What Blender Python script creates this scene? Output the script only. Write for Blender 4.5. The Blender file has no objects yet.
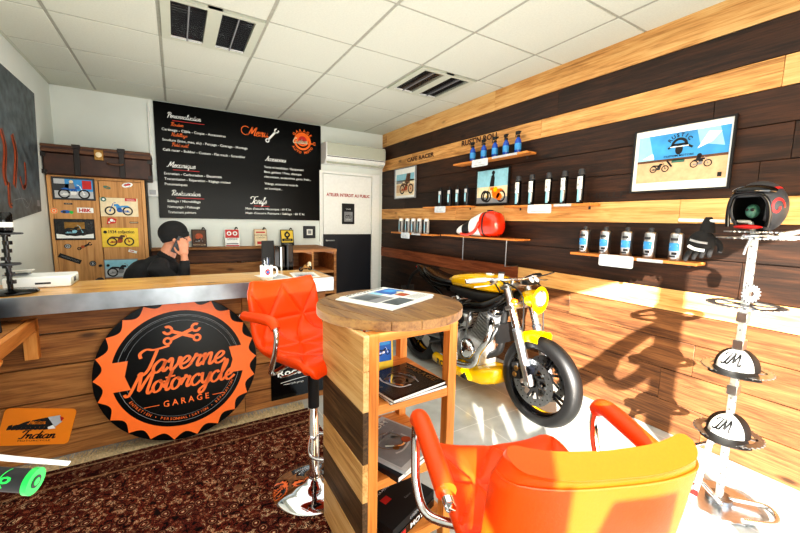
import bpy, bmesh, math, random
from mathutils import Vector, Matrix, Euler
PI = math.pi
random.seed(7)
scn = bpy.context.scene
COL = scn.collection

# ------------------------------------------------------------------ materials
def lin(h):
    h = h.lstrip('#'); c = [int(h[i:i+2], 16)/255 for i in (0, 2, 4)]
    return tuple(((x/12.92) if x <= .04045 else ((x+.055)/1.055)**2.4) for x in c) + (1,)
MAT = {}
def base_mat(name, rough=.5, metal=0.0, spec=.5, coat=0.0):
    m = bpy.data.materials.new(name); m.use_nodes = True
    nt = m.node_tree; b = nt.nodes['Principled BSDF']
    b.inputs['Roughness'].default_value = rough; b.inputs['Metallic'].default_value = metal
    b.inputs['Specular IOR Level'].default_value = spec; b.inputs['Coat Weight'].default_value = coat
    MAT[name] = m
    return m, nt, b
def N(nt, t, **kw):
    n = nt.nodes.new(t)
    for k, v in kw.items():
        if k[0] == 'i' and k[1:].isdigit(): n.inputs[int(k[1:])].default_value = v
        elif k in n.inputs.keys(): n.inputs[k].default_value = v
        else: setattr(n, k, v)
    return n
def ramp(nt, stops, interp='LINEAR'):
    r = nt.nodes.new('ShaderNodeValToRGB'); e = r.color_ramp; e.interpolation = interp
    while len(e.elements) < len(stops): e.elements.new(.5)
    for k, (p, c) in enumerate(stops): e.elements[k].position = p; e.elements[k].color = lin(c) if isinstance(c, str) else c
    return r
def flat(name, col, rough=.5, metal=0., spec=.5, coat=0., var=.08, scale=30, bump=0.):
    """plain surface with a little procedural variation"""
    m, nt, b = base_mat(name, rough, metal, spec, coat); L = nt.links.new
    tc = N(nt, 'ShaderNodeTexCoord'); no = N(nt, 'ShaderNodeTexNoise', Scale=scale, Detail=3.)
    L(tc.outputs['Object'], no.inputs['Vector'])
    c = lin(col)
    r = ramp(nt, [(.3, tuple(x*(1-var) for x in c[:3])+(1,)), (.7, tuple(min(1, x*(1+var)) for x in c[:3])+(1,))])
    L(no.outputs[0], r.inputs[0]); L(r.outputs[0], b.inputs['Base Color'])
    if bump:
        bp = N(nt, 'ShaderNodeBump', Strength=bump, Distance=.002); L(no.outputs[0], bp.inputs['Height']); L(bp.outputs[0], b.inputs['Normal'])
    return m
def wood(name, cols, axis=0, rough=.55, grain=1.0, knots=True, bump=.25, coat=0., dirt=None):
    """cols: dark..light hex; grain runs along axis; per-plank offset comes from the 'rnd' attribute"""
    m, nt, b = base_mat(name, rough, 0, .4, coat); L = nt.links.new
    tc = N(nt, 'ShaderNodeTexCoord'); at = N(nt, 'ShaderNodeAttribute', attribute_name='rnd')
    off = N(nt, 'ShaderNodeVectorMath', operation='SCALE'); off.inputs['Scale'].default_value = 17.
    L(at.outputs['Color'], off.inputs[0])
    add = N(nt, 'ShaderNodeVectorMath', operation='ADD'); L(tc.outputs['Object'], add.inputs[0]); L(off.outputs[0], add.inputs[1])
    mp = N(nt, 'ShaderNodeMapping'); s = [9*grain]*3; s[axis] = .9*grain; mp.inputs['Scale'].default_value = s
    L(add.outputs[0], mp.inputs['Vector'])
    n1 = N(nt, 'ShaderNodeTexNoise', Scale=2.2, Detail=5., Roughness=.6, Distortion=.9); L(mp.outputs[0], n1.inputs['Vector'])
    mp2 = N(nt, 'ShaderNodeMapping'); s2 = [70*grain]*3; s2[axis] = 2.2*grain; mp2.inputs['Scale'].default_value = s2
    L(add.outputs[0], mp2.inputs['Vector'])
    n2 = N(nt, 'ShaderNodeTexNoise', Scale=1.5, Detail=4., Roughness=.7); L(mp2.outputs[0], n2.inputs['Vector'])
    mx = N(nt, 'ShaderNodeMath', operation='MULTIPLY_ADD', i1=.45); L(n2.outputs[0], mx.inputs[0])
    m2 = N(nt, 'ShaderNodeMath', operation='MULTIPLY', i1=.55); L(n1.outputs[0], m2.inputs[0]); L(m2.outputs[0], mx.inputs[2])
    m3 = N(nt, 'ShaderNodeMath', operation='MULTIPLY_ADD', i1=.16); L(at.outputs['Fac'], m3.inputs[0]); L(mx.outputs[0], m3.inputs[2])
    k = len(cols); r = ramp(nt, [(.40+.30*i/(k-1), c) for i, c in enumerate(cols)])
    L(m3.outputs[0], r.inputs[0]); out = r.outputs[0]
    if knots:
        mp3 = N(nt, 'ShaderNodeMapping'); s3 = [5.5]*3; s3[axis] = 2.2; mp3.inputs['Scale'].default_value = s3; L(add.outputs[0], mp3.inputs['Vector'])
        vo = N(nt, 'ShaderNodeTexVoronoi', Scale=1.0, Randomness=1.); L(mp3.outputs[0], vo.inputs['Vector'])
        kr = ramp(nt, [(.04, (1, 1, 1, 1)), (.13, (0, 0, 0, 1))]); L(vo.outputs['Distance'], kr.inputs[0])
        mm = N(nt, 'ShaderNodeMixRGB', blend_type='MIX'); mm.inputs[2].default_value = tuple(x*.35 for x in lin(cols[0])[:3])+(1,)
        ks = N(nt, 'ShaderNodeMath', operation='MULTIPLY', i1=.8); L(kr.outputs[0], ks.inputs[0])
        L(ks.outputs[0], mm.inputs[0]); L(out, mm.inputs[1]); out = mm.outputs[0]
    L(out, b.inputs['Base Color'])
    bp = N(nt, 'ShaderNodeBump', Strength=bump, Distance=.003); L(n2.outputs[0], bp.inputs['Height']); L(bp.outputs[0], b.inputs['Normal'])
    return m

flat('wall_paint', '#e2e8e2', .7, var=.02, scale=4)
flat('tile_white', '#c9ccbf', .85, var=.04, scale=90, bump=.3)
flat('rail_grey', '#9c9d90', .6)
flat('fixture_white', '#bcc0b0', .5, var=.02)
flat('black_matte', '#0b0b0c', .6); flat('black_gloss', '#050506', .16, spec=.4); flat('rubber', '#0b0b0c', .45, bump=.2, scale=120)
flat('board_black', '#050606', .25, spec=.14, var=.02)
flat('fabric_black', '#09090b', .85, bump=.4, scale=160)
flat('grey_dark', '#303236', .5); flat('grey', '#85878a', .5); flat('grey_light', '#b9bcbe', .45)
flat('white', '#eef0ec', .45, var=.03); flat('paper', '#e9e9e2', .6, var=.03); flat('cream', '#e3d3b0', .6)
flat('chrome', '#e4e6e8', .07, 1., var=.03); flat('alu', '#c6c9cc', .28, 1., var=.1); flat('steel', '#8f9295', .35, 1., var=.15, scale=60); flat('cast', '#bcbebf', .4, .6, var=.15, scale=60, bump=.3)
flat('alu_strip', '#aeb6bd', .32, 1., var=.25, scale=7); flat('white_pole', '#e6eae8', .3, .3, var=.08, scale=12)
flat('orange', '#f6700c', .4, var=.03); flat('orange_plate', '#f08a1a', .45, var=.05, scale=8); flat('leather', '#ea4a0e', .36, spec=.3, var=.05, scale=200, bump=.12)
flat('yellow', '#f4c000', .22, coat=.8, var=.04); flat('yellow_paper', '#e8c53a', .5); flat('red', '#c01c18', .45); flat('red_text', '#a3261f', .6); flat('red_gloss', '#d8300f', .2, coat=.6)
flat('blue', '#1d5fae', .4); flat('blue_liquid', '#1748a8', .25); flat('sky', '#3c93d0', .5, var=.2, scale=9); flat('cyan', '#8fc6d6', .5); flat('teal', '#3c6a5c', .4); flat('green', '#18c04a', .35); flat('navy', '#0a0e1a', .45, var=.03)
flat('sand', '#c9a883', .6, var=.12, scale=30); flat('brown', '#5b3a24', .6, var=.2); flat('rust', '#a4481f', .5, .2, var=.3, scale=40); flat('dark_brown', '#20120b', .5, var=.3); flat('smoke_grey', '#4c565a', .5, var=.5, scale=12)
flat('skin', '#c08467', .5, var=.06, scale=60); flat('denim', '#1a2130', .8); flat('bronze', '#8e6b3a', .35, .8, var=.2)
flat('trunk_leather', '#3a2015', .5, var=.4, scale=14, bump=.4); flat('trunk_strap', '#150b07', .5); flat('burnt', '#3a1d0c', .7, var=.2)
flat('fringe', '#c9b892', .9, var=.3, scale=80); flat('acrylic', '#cfd6da', .2, spec=.6); flat('picture_dark', '#1c1c1e', .25, var=.4, scale=30)
wood('plank_light', ['#8f6232', '#cf9a5c', '#e3ba7c'], 1); wood('plank_dark', ['#120a05', '#26160c', '#402616'], 1, bump=.5); wood('plank_mid', ['#2c1a0f', '#603d24', '#875c38'], 1, bump=.5)
wood('plank_red', ['#3c1d12', '#7a4025', '#9c5c38'], 1)
wood('desk_front', ['#4f2d14', '#8a582a', '#b27b42'], 0, bump=.4); wood('desk_top', ['#8a5420', '#d39a4e', '#e8bd78'], 0, rough=.3, coat=.3)
wood('honey', ['#a85f22', '#cf8238', '#e09a50'], 2, rough=.5); wood('honey_x', ['#a85f22', '#cf8238', '#e09a50'], 0, rough=.5); wood('honey_y', ['#9a5a24', '#c67e3c', '#d99450'], 1, rough=.5)
wood('pallet_light', ['#94652f', '#cfa062', '#e2be84'], 1, bump=.4); wood('pallet_dark', ['#2e2015', '#574129', '#7a5d40'], 1, bump=.6)
wood('table_top', ['#3d2918', '#76532f', '#94703f'], 1, rough=.45, grain=.8, bump=.3)
wood('cabinet_wood', ['#9c6c3e', '#c39059', '#cf9f6a'], 2, knots=False, grain=.7, bump=.1); wood('ledge_wood', ['#5e3a1e', '#976436', '#b98650'], 0); wood('ledge_dark', ['#2a170d', '#4d2d19', '#6d4529'], 0)

def rug_material():
    m, nt, b = base_mat('rug_weave', .95, 0, .1); L = nt.links.new
    tc = N(nt, 'ShaderNodeTexCoord')
    wv = N(nt, 'ShaderNodeTexNoise', Scale=14., Detail=2.); L(tc.outputs['Object'], wv.inputs['Vector'])
    mixv = N(nt, 'ShaderNodeMixRGB', blend_type='LINEAR_LIGHT'); mixv.inputs[0].default_value = .012
    L(tc.outputs['Object'], mixv.inputs[1]); L(wv.outputs['Color'], mixv.inputs[2])
    def layer(scale, stops, feature='F1', out='Distance'):
        v = N(nt, 'ShaderNodeTexVoronoi', Scale=scale, feature=feature, voronoi_dimensions='2D'); L(mixv.outputs[0], v.inputs['Vector'])
        r = ramp(nt, stops, 'CONSTANT'); L(v.outputs[out], r.inputs[0]); return r, v
    def nlayer(scale, stops, dist=.6):
        v = N(nt, 'ShaderNodeTexNoise', Scale=scale, Detail=3., Roughness=.65, Distortion=dist); L(tc.outputs['Object'], v.inputs['Vector'])
        r = ramp(nt, stops, 'CONSTANT'); L(v.outputs[0], r.inputs[0]); return r
    n_a = nlayer(30., [(0, '#120a09'), (.40, '#5a2218'), (.47, '#231311'), (.51, '#8a4a34'), (.555, '#1c1110'), (.59, '#d0ae88'), (.64, '#3a1712')])
    n_b = nlayer(48., [(0, '#1a0f0d'), (.43, '#6e2a1c'), (.50, '#160c0b'), (.54, '#a06a4a'), (.60, '#c8a886'), (.64, '#2a1210')], .2)
    base, v0 = layer(11., [(0, '#e0c49c'), (.05, '#7a2c1c'), (.10, '#170c0b'), (.15, '#b08a66'), (.17, '#5a2016'), (.22, '#1c100e'), (.30, '#150b0a')])
    gate = N(nt, 'ShaderNodeMath', operation='LESS_THAN', i1=.27); L(v0.outputs['Distance'], gate.inputs[0])
    bw = N(nt, 'ShaderNodeTexNoise', Scale=5., Detail=1.); L(tc.outputs['Object'], bw.inputs['Vector'])
    br = ramp(nt, [(.48, (0, 0, 0, 1)), (.52, (1, 1, 1, 1))]); L(bw.outputs[0], br.inputs[0])
    m0 = N(nt, 'ShaderNodeMixRGB'); L(br.outputs[0], m0.inputs[0]); L(n_a.outputs[0], m0.inputs[1]); L(n_b.outputs[0], m0.inputs[2])
    gs = N(nt, 'ShaderNodeMath', operation='MULTIPLY', i1=.88); L(gate.outputs[0], gs.inputs[0])
    m1 = N(nt, 'ShaderNodeMixRGB'); L(gs.outputs[0], m1.inputs[0]); L(m0.outputs[0], m1.inputs[1]); L(base.outputs[0], m1.inputs[2])
    # large medallions
    v2 = N(nt, 'ShaderNodeTexVoronoi', Scale=2.1, voronoi_dimensions='2D'); L(mixv.outputs[0], v2.inputs['Vector'])
    mr = ramp(nt, [(0, (1, 1, 1, 1)), (.05, (0, 0, 0, 1)), (.17, (1, 1, 1, 1)), (.19, (0, 0, 0, 1))], 'CONSTANT'); L(v2.outputs['Distance'], mr.inputs[0])
    m2 = N(nt, 'ShaderNodeMixRGB'); m2.inputs[2].default_value = lin('#8e6a4c')
    ms = N(nt, 'ShaderNodeMath', operation='MULTIPLY', i1=.55); L(mr.outputs[0], ms.inputs[0]); L(ms.outputs[0], m2.inputs[0]); L(m1.outputs[0], m2.inputs[1])
    # border bands parallel to the edges
    sx = N(nt, 'ShaderNodeSeparateXYZ'); L(tc.outputs['Object'], sx.inputs[0])
    bands = ramp(nt, [(0, '#120808'), (.03, '#b59a74'), (.045, '#3a0f0d'), (.16, '#a98760'), (.175, '#120808'), (.2, (0, 0, 0, 1))], 'CONSTANT')
    dx = N(nt, 'ShaderNodeMath', operation='SUBTRACT', i0=2.45); L(sx.outputs[1], dx.inputs[1]); L(dx.outputs[0], bands.inputs[0])
    bm_ = N(nt, 'ShaderNodeMath', operation='LESS_THAN', i1=.2); L(dx.outputs[0], bm_.inputs[0])
    bs = N(nt, 'ShaderNodeMath', operation='MULTIPLY', i1=.45); L(bm_.outputs[0], bs.inputs[0])
    m3 = N(nt, 'ShaderNodeMixRGB'); L(bs.outputs[0], m3.inputs[0]); L(m2.outputs[0], m3.inputs[1]); L(bands.outputs[0], m3.inputs[2])
    nz = N(nt, 'ShaderNodeTexNoise', Scale=260., Detail=2.); L(tc.outputs['Object'], nz.inputs['Vector'])
    nr = ramp(nt, [(.3, (.5, .5, .5, 1)), (.7, (1.35, 1.35, 1.35, 1))]); L(nz.outputs[0], nr.inputs[0])
    m4 = N(nt, 'ShaderNodeMixRGB', blend_type='MULTIPLY'); m4.inputs[0].default_value = 1.; L(m3.outputs[0], m4.inputs[1]); L(nr.outputs[0], m4.inputs[2])
    L(m4.outputs[0], b.inputs['Base Color'])
    bp = N(nt, 'ShaderNodeBump', Strength=.6, Distance=.006); L(nz.outputs[0], bp.inputs['Height']); L(bp.outputs[0], b.inputs['Normal'])
rug_material()
def floor_material():
    m, nt, b = base_mat('floor_tiles', .22, 0, .5); L = nt.links.new
    tc = N(nt, 'ShaderNodeTexCoord'); mp = N(nt, 'ShaderNodeMapping'); L(tc.outputs['Object'], mp.inputs['Vector']); mp.inputs['Location'].default_value = (.1, .08, 0)
    br = N(nt, 'ShaderNodeTexBrick', offset=0., squash=1.); br.inputs['Scale'].default_value = 1.
    for k, v in (('Mortar Size', .0035), ('Brick Width', .45), ('Row Height', .45), ('Mortar Smooth', .1)): br.inputs[k].default_value = v
    br.inputs['Color1'].default_value = lin('#bbbcb5'); br.inputs['Color2'].default_value = lin('#b3b4ad'); br.inputs['Mortar'].default_value = lin('#d2d2ca')
    L(mp.outputs[0], br.inputs['Vector'])
    no = N(nt, 'ShaderNodeTexNoise', Scale=7., Detail=5.); L(tc.outputs['Object'], no.inputs['Vector'])
    rr = ramp(nt, [(.3, (.85, .85, .85, 1)), (.7, (1.1, 1.1, 1.1, 1))]); L(no.outputs[0], rr.inputs[0])
    mm = N(nt, 'ShaderNodeMixRGB', blend_type='MULTIPLY'); mm.inputs[0].default_value = 1.; L(br.outputs['Color'], mm.inputs[1]); L(rr.outputs[0], mm.inputs[2])
    L(mm.outputs[0], b.inputs['Base Color'])
floor_material()
def glass_material():
    m, nt, b = base_mat('clear_glass', .02, 0, .5); b.inputs['Transmission Weight'].default_value = 1.; b.inputs['IOR'].default_value = 1.45
    b.inputs['Base Color'].default_value = (.95, .98, 1, 1)
glass_material()

# ------------------------------------------------------------------ mesh builder
_TXT = {}
def text_geo(s, bold=0.0, shear=0.0):
    key = (s, bold, shear)
    if key not in _TXT:
        cu = bpy.data.curves.new('tmp_text', 'FONT'); cu.body = s; cu.size = 1; cu.resolution_u = 2; cu.offset = bold; cu.shear = shear
        ob = bpy.data.objects.new('tmp_text', cu); COL.objects.link(ob)
        dg = bpy.context.evaluated_depsgraph_get()
        me = bpy.data.meshes.new_from_object(ob.evaluated_get(dg))
        _TXT[key] = ([v.co.copy() for v in me.vertices], [tuple(p.vertices) for p in me.polygons])
        bpy.data.objects.remove(ob); bpy.data.meshes.remove(me); bpy.data.curves.remove(cu)
    return _TXT[key]
def catmull(pts, n=6):
    P = [Vector(p) for p in pts]
    if len(P) < 3: return P
    out = []
    for i in range(len(P)-1):
        p0 = P[max(i-1, 0)]; p1 = P[i]; p2 = P[i+1]; p3 = P[min(i+2, len(P)-1)]
        for k in range(n):
            t = k/n
            out.append(.5*((2*p1)+(-p0+p2)*t+(2*p0-5*p1+4*p2-p3)*t*t+(-p0+3*p1-3*p2+p3)*t**3))
    out.append(P[-1]); return out
GL = {  # brush-script strokes: advance, list of strokes
 'a': (1.0, [[(.75, .9), (.4, 1.02), (.06, .6), (.1, .12), (.4, .0), (.72, .45), (.8, .95)], [(.78, .95), (.72, .3), (.85, .0), (1.1, .3)]]),
 'e': (.85, [[(-.05, .3), (.45, .5), (.66, .82), (.42, 1.02), (.15, .75), (.06, .35), (.28, .0), (.6, .05), (.9, .35)]]),
 'r': (.8, [[(-.05, .25), (.18, .85), (.24, 1.1), (.38, .9), (.62, .92), (.5, .3), (.62, .0), (.88, .3)]]),
 'v': (.9, [[(-.02, .7), (.14, 1.02), (.28, .8), (.3, .2), (.45, .0), (.75, .5), (.78, 1.0), (1.0, .8)]]),
 'n': (1.0, [[(-.05, .75), (.16, 1.0), (.18, .5), (.14, .0)], [(.15, .3), (.4, .9), (.64, 1.0), (.66, .5), (.66, .1), (.8, .0), (1.05, .3)]]),
 'm': (1.5, [[(-.05, .75), (.16, 1.0), (.18, .5), (.14, .0)], [(.15, .3), (.4, .9), (.62, 1.0), (.64, .5), (.6, .0)], [(.62, .3), (.85, .9), (1.1, 1.0), (1.12, .4), (1.2, .0), (1.5, .3)]]),
 'o': (.88, [[(.5, 1.02), (.15, .85), (.05, .4), (.3, .0), (.65, .2), (.7, .7), (.5, 1.02), (.6, .8), (.95, .85)]]),
 't': (.62, [[(-.02, .3), (.35, 1.2), (.44, 1.8), (.3, 1.0), (.25, .3), (.4, .0), (.68, .3)], [(.0, 1.15), (.8, 1.22)]]),
 'c': (.78, [[(.68, .8), (.5, 1.02), (.15, .75), (.08, .3), (.35, .0), (.62, .08), (.85, .35)]]),
 'y': (.95, [[(-.02, .75), (.14, 1.02), (.2, .4), (.42, .05), (.7, .4), (.85, 1.0), (.76, .2), (.6, -.6), (.3, -.85), (.2, -.5), (.7, -.05), (1.0, .3)]]),
 'l': (.6, [[(-.02, .3), (.4, 1.2), (.5, 1.85), (.32, 1.9), (.2, 1.2), (.2, .3), (.38, .0), (.66, .3)]]),
 's': (.68, [[(-.02, .2), (.36, .7), (.42, 1.05), (.55, .6), (.55, .15), (.3, -.02), (.1, .15)], [(.5, .1), (.72, .3)]]),
 'i': (.5, [[(-.02, .3), (.2, .98), (.18, .25), (.32, .0), (.56, .3)], [(.27, 1.4), (.3, 1.46)]]),
 'u': (.98, [[(-.04, .7), (.12, 1.0), (.13, .3), (.36, .0), (.7, .4), (.75, 1.0), (.7, .3), (.84, .0), (1.06, .3)]]),
 'q': (.95, [[(.75, .9), (.4, 1.02), (.06, .6), (.1, .12), (.4, .0), (.72, .45), (.78, .95), (.66, -.8)]]),
 'd': (1.02, [[(.72, .9), (.4, 1.02), (.06, .6), (.1, .12), (.4, .0), (.74, .5), (.96, 1.9), (.78, .8), (.74, .2), (.88, .0), (1.1, .3)]]),
 'f': (.62, [[(-.02, .3), (.46, 1.3), (.54, 1.9), (.34, 1.9), (.26, .9), (.16, -.7), (.38, -.5), (.42, .0), (.7, .3)]]),
 'b': (.8, [[(-.02, .3), (.4, 1.2), (.45, 1.85), (.25, 1.7), (.18, .8), (.2, .1), (.5, .0), (.66, .5), (.5, .95), (.85, .9)]]),
 'g': (.95, [[(.75, .9), (.4, 1.02), (.06, .6), (.1, .12), (.4, .05), (.72, .45), (.8, .95), (.72, .1), (.55, -.7), (.25, -.8), (.25, -.4), (.98, .3)]]),
 'T': (1.15, [[(.1, 1.35), (-.05, 1.75), (.3, 2.05), (.9, 1.95), (1.9, 2.15)], [(1.1, 1.98), (1.0, 1.2), (.85, .35), (.55, -.08), (.2, .08)]]),
 'M': (1.85, [[(-.25, .25), (-.05, .02), (.2, .3), (.62, 1.95), (.72, 1.2), (.82, .35), (1.2, 1.3), (1.6, 2.0), (1.55, 1.0), (1.5, .25), (1.65, .0), (1.95, .3)]]),
 'P': (1.2, [[(.6, 1.9), (.48, 1.0), (.3, -.15)], [(-.05, 1.5), (.25, 2.0), (.9, 2.08), (1.25, 1.6), (.95, 1.05), (.45, 1.0)]]),
 'R': (1.45, [[(.6, 1.9), (.48, 1.0), (.3, -.15)], [(-.05, 1.5), (.25, 2.0), (.9, 2.08), (1.25, 1.6), (.95, 1.1), (.5, 1.0), (.85, .6), (1.1, .0), (1.5, .3)]]),
 'A': (1.35, [[(-.1, .25), (.1, .0), (.45, .6), (1.0, 2.0), (1.02, .9), (1.1, .0), (1.4, .3)], [(.3, .7), (1.15, .85)]]),
 'I': (.95, [[(.0, 1.5), (.3, 1.95), (1.1, 1.98)], [(.75, 1.9), (.62, .9), (.4, .02), (-.05, .15)]]),
 'H': (1.5, [[(.1, 1.4), (.3, 2.0), (.4, 1.4), (.25, .0)], [(1.2, 2.0), (1.05, 1.0), (1.05, .0), (1.45, .3)], [(.2, 1.0), (1.2, 1.1)]]),
 'C': (1.15, [[(1.1, 1.7), (.8, 2.05), (.3, 1.6), (.1, .7), (.45, .0), (1.0, .2), (1.2, .35)]]),
 'W': (1.8, [[(.1, 1.7), (.3, 2.0), (.3, 1.0), (.4, .05), (.9, 1.2), (1.0, .1), (1.3, .6), (1.7, 2.0)]]),
 ' ': (.6, []), '-': (.7, [[(.1, .5), (.5, .5)]]),
}
def script_width(s): return sum(GL[c][0] for c in s)
class MB:
    def __init__(s): s.v = []; s.f = []; s.mi = []; s.rn = []; s.sm = []; s.mats = []; s.cur = 0; s.r = 0.; s.T = Matrix(); s.map = None; s.smooth = False
    def m(s, name):
        if name not in s.mats: s.mats.append(name)
        s.cur = s.mats.index(name); return s
    def at(s, x=0, y=0, z=0, rx=0, ry=0, rz=0): s.T = Matrix.Translation((x, y, z)) @ Euler((rx, ry, rz)).to_matrix().to_4x4(); return s
    def frame(s, o, ux, uy):
        ux = Vector(ux).normalized(); uy = Vector(uy).normalized(); uz = ux.cross(uy)
        s.T = Matrix.Translation(o) @ Matrix((ux, uy, uz)).transposed().to_4x4(); return s
    def add(s, vs, fs, smooth=False):
        o = len(s.v)
        for v in vs:
            v = Vector(v)
            if s.map: v = Vector(s.map(v))
            s.v.append(s.T @ v)
        for f in fs: s.f.append(tuple(o+i for i in f)); s.mi.append(s.cur); s.rn.append(s.r); s.sm.append(smooth)
        return s
    def box(s, cx, cy, cz, sx, sy, sz, R=None):
        vs = [Vector((a*sx/2, b*sy/2, c*sz/2)) for a in (-1, 1) for b in (-1, 1) for c in (-1, 1)]
        if R: vs = [R @ v for v in vs]
        return s.add([v+Vector((cx, cy, cz)) for v in vs], [(0, 1, 3, 2), (4, 6, 7, 5), (0, 4, 5, 1), (2, 3, 7, 6), (0, 2, 6, 4), (1, 5, 7, 3)])
    def box2(s, a, b): return s.box(*[(p+q)/2 for p, q in zip(a, b)], *[abs(q-p) for p, q in zip(a, b)])
    def bar(s, a, b, w, h, up=(0, 0, 1)):
        a = Vector(a); b = Vector(b); d = (b-a); z = d.normalized(); u = Vector(up)
        if abs(z.dot(u)) > .95: u = Vector((0, 1, 0))
        x = u.cross(z).normalized(); y = z.cross(x)
        vs = [a+x*i*w/2+y*j*h/2 for i, j in ((-1, -1), (1, -1), (1, 1), (-1, 1))]; vs += [v+d for v in vs]
        return s.add(vs, [(3, 2, 1, 0), (4, 5, 6, 7)]+[(i, (i+1) % 4, (i+1) % 4+4, i+4) for i in range(4)])
    def loft(s, rings, caps=True, closed=False, smooth=True):
        n = len(rings[0]); vs = [v for r in rings for v in r]; fs = []; R = len(rings)
        for i in range(R if closed else R-1):
            for k in range(n):
                a = i*n+k; b = i*n+(k+1) % n; c = ((i+1) % R)*n+(k+1) % n; d = ((i+1) % R)*n+k; fs.append((a, b, c, d))
        s.add(vs, fs, smooth)
        if caps and not closed:
            o = len(s.v)-len(vs)
            for r, rev in ((0, True), (R-1, False)):
                ids = [o+r*n+k for k in range(n)]
                s.f.append(tuple(reversed(ids)) if rev else tuple(ids)); s.mi.append(s.cur); s.rn.append(s.r); s.sm.append(False)
        return s
    def tube(s, pts, r, seg=10, closed=False, smoothpath=0, flat=1.0):
        P = catmull(pts, smoothpath) if smoothpath else [Vector(p) for p in pts]
        n = len(P); rr = r if isinstance(r, (list, tuple)) else [r]
        def R(i):
            t = i/(n-1)*(len(rr)-1) if n > 1 else 0; k = min(int(t), len(rr)-1); k2 = min(k+1, len(rr)-1); return rr[k]+(rr[k2]-rr[k])*(t-k)
        rings = []; prev = None
        for i, p in enumerate(P):
            if closed: d = P[(i+1) % n]-P[i-1]
            else: d = P[min(i+1, n-1)]-P[max(i-1, 0)]
            d.normalize()
            if prev is None:
                u = Vector((0, 0, 1)) if abs(d.z) < .9 else Vector((1, 0, 0)); x = u.cross(d).normalized()
            else: x = (prev-d*prev.dot(d)).normalized()
            prev = x; y = d.cross(x)
            rings.append([p+(x*math.cos(2*PI*k/seg)+y*flat*math.sin(2*PI*k/seg))*R(i) for k in range(seg)])
        return s.loft(rings, closed=closed)
    def cyl(s, a, b, r0, r1=None, seg=24):
        return s.tube([a, b], [r0, r0 if r1 is None else r1], seg)
    def lathe(s, prof, o=(0, 0, 0), axis='Z', seg=32, smooth=True, arc=None):
        """prof: list of (r, h) swept about the axis"""
        rings = []
        def P(r, h, a):
            c, q = r*math.cos(a), r*math.sin(a)
            v = {'Z': (c, q, h), 'X': (h, c, q), 'Y': (q, h, c)}[axis]; return Vector(v)+Vector(o)
        prof = [(max(r, 1e-5), h) for r, h in prof]
        rings = [[P(r, h, 2*PI*k/seg) for r, h in prof] for k in range(seg)]
        n = len(prof); vs = [v for q in rings for v in q]; fs = []
        for k in range(seg):
            for i in range(n-1): fs.append((k*n+i, ((k+1) % seg)*n+i, ((k+1) % seg)*n+i+1, k*n+i+1))
        return s.add(vs, fs, smooth)
    def ell(s, c, r, R=None, nu=20, nv=12, keep=None):
        vs = []; fs = []
        r = (r, r, r) if not isinstance(r, (tuple, list)) else r
        for j in range(nv+1):
            ph = PI*j/nv-PI/2
            for i in range(nu):
                th = 2*PI*i/nu; v = Vector((r[0]*math.cos(ph)*math.cos(th), r[1]*math.cos(ph)*math.sin(th), r[2]*math.sin(ph)))
                vs.append((R @ v if R else v)+Vector(c))
        for j in range(nv):
            for i in range(nu):
                th = 2*PI*(i+.5)/nu; ph = PI*(j+.5)/nv-PI/2
                if keep and not keep(math.cos(ph)*math.cos(th), math.cos(ph)*math.sin(th), math.sin(ph)): continue
                fs.append((j*nu+i, j*nu+(i+1) % nu, (j+1)*nu+(i+1) % nu, (j+1)*nu+i))
        return s.add(vs, fs, True)
    def prism(s, poly, d, z0=0.):
        n = len(poly); vs = [(x, y, z0) for x, y in poly]+[(x, y, z0+d) for x, y in poly]
        return s.add(vs, [tuple(range(n-1, -1, -1)), tuple(range(n, 2*n))]+[(i, (i+1) % n, (i+1) % n+n, i+n) for i in range(n)])
    def annulus(s, r0, r1, d, z0=0., seg=48, teeth=0, th=0.):
        """flat ring with optional teeth, thickness d"""
        def ro(k):
            if not teeth: return r1
            return r1+th*(1 if (k*teeth*2//seg) % 2 else 0)
        vs = []
        for z in (z0, z0+d):
            for k in range(seg): a = 2*PI*k/seg; vs += [(r0*math.cos(a), r0*math.sin(a), z), (ro(k)*math.cos(a), ro(k)*math.sin(a), z)]
        fs = []; o = 2*seg
        for k in range(seg):
            a, b = 2*k, 2*((k+1) % seg)
            fs += [(a, b, b+1, a+1), (o+a, o+a+1, o+b+1, o+b), (a+1, b+1, o+b+1, o+a+1), (b, a, o+a, o+b)]
        return s.add(vs, fs)
    # flat graphics in the local XY plane; L is the layer
    def z(s, L): return L*.0005
    def poly(s, pts, L=1): return s.add([(x, y, s.z(L)) for x, y in pts], [tuple(range(len(pts)))])
    def rect(s, x0, y0, x1, y1, L=1): return s.poly([(x0, y0), (x1, y0), (x1, y1), (x0, y1)], L)
    def disc(s, x, y, r, L=1, ry=None, seg=32): return s.poly([(x+r*math.cos(2*PI*k/seg), y+(ry or r)*math.sin(2*PI*k/seg)) for k in range(seg)], L)
    def ring(s, x, y, r0, r1, L=1, seg=40, a0=0, a1=2*PI):
        vs = []; 
        for k in range(seg+1):
            a = a0+(a1-a0)*k/seg; vs += [(x+r0*math.cos(a), y+r0*math.sin(a), s.z(L)), (x+r1*math.cos(a), y+r1*math.sin(a), s.z(L))]
        return s.add(vs, [(2*k, 2*k+1, 2*k+3, 2*k+2) for k in range(seg)])
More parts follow.
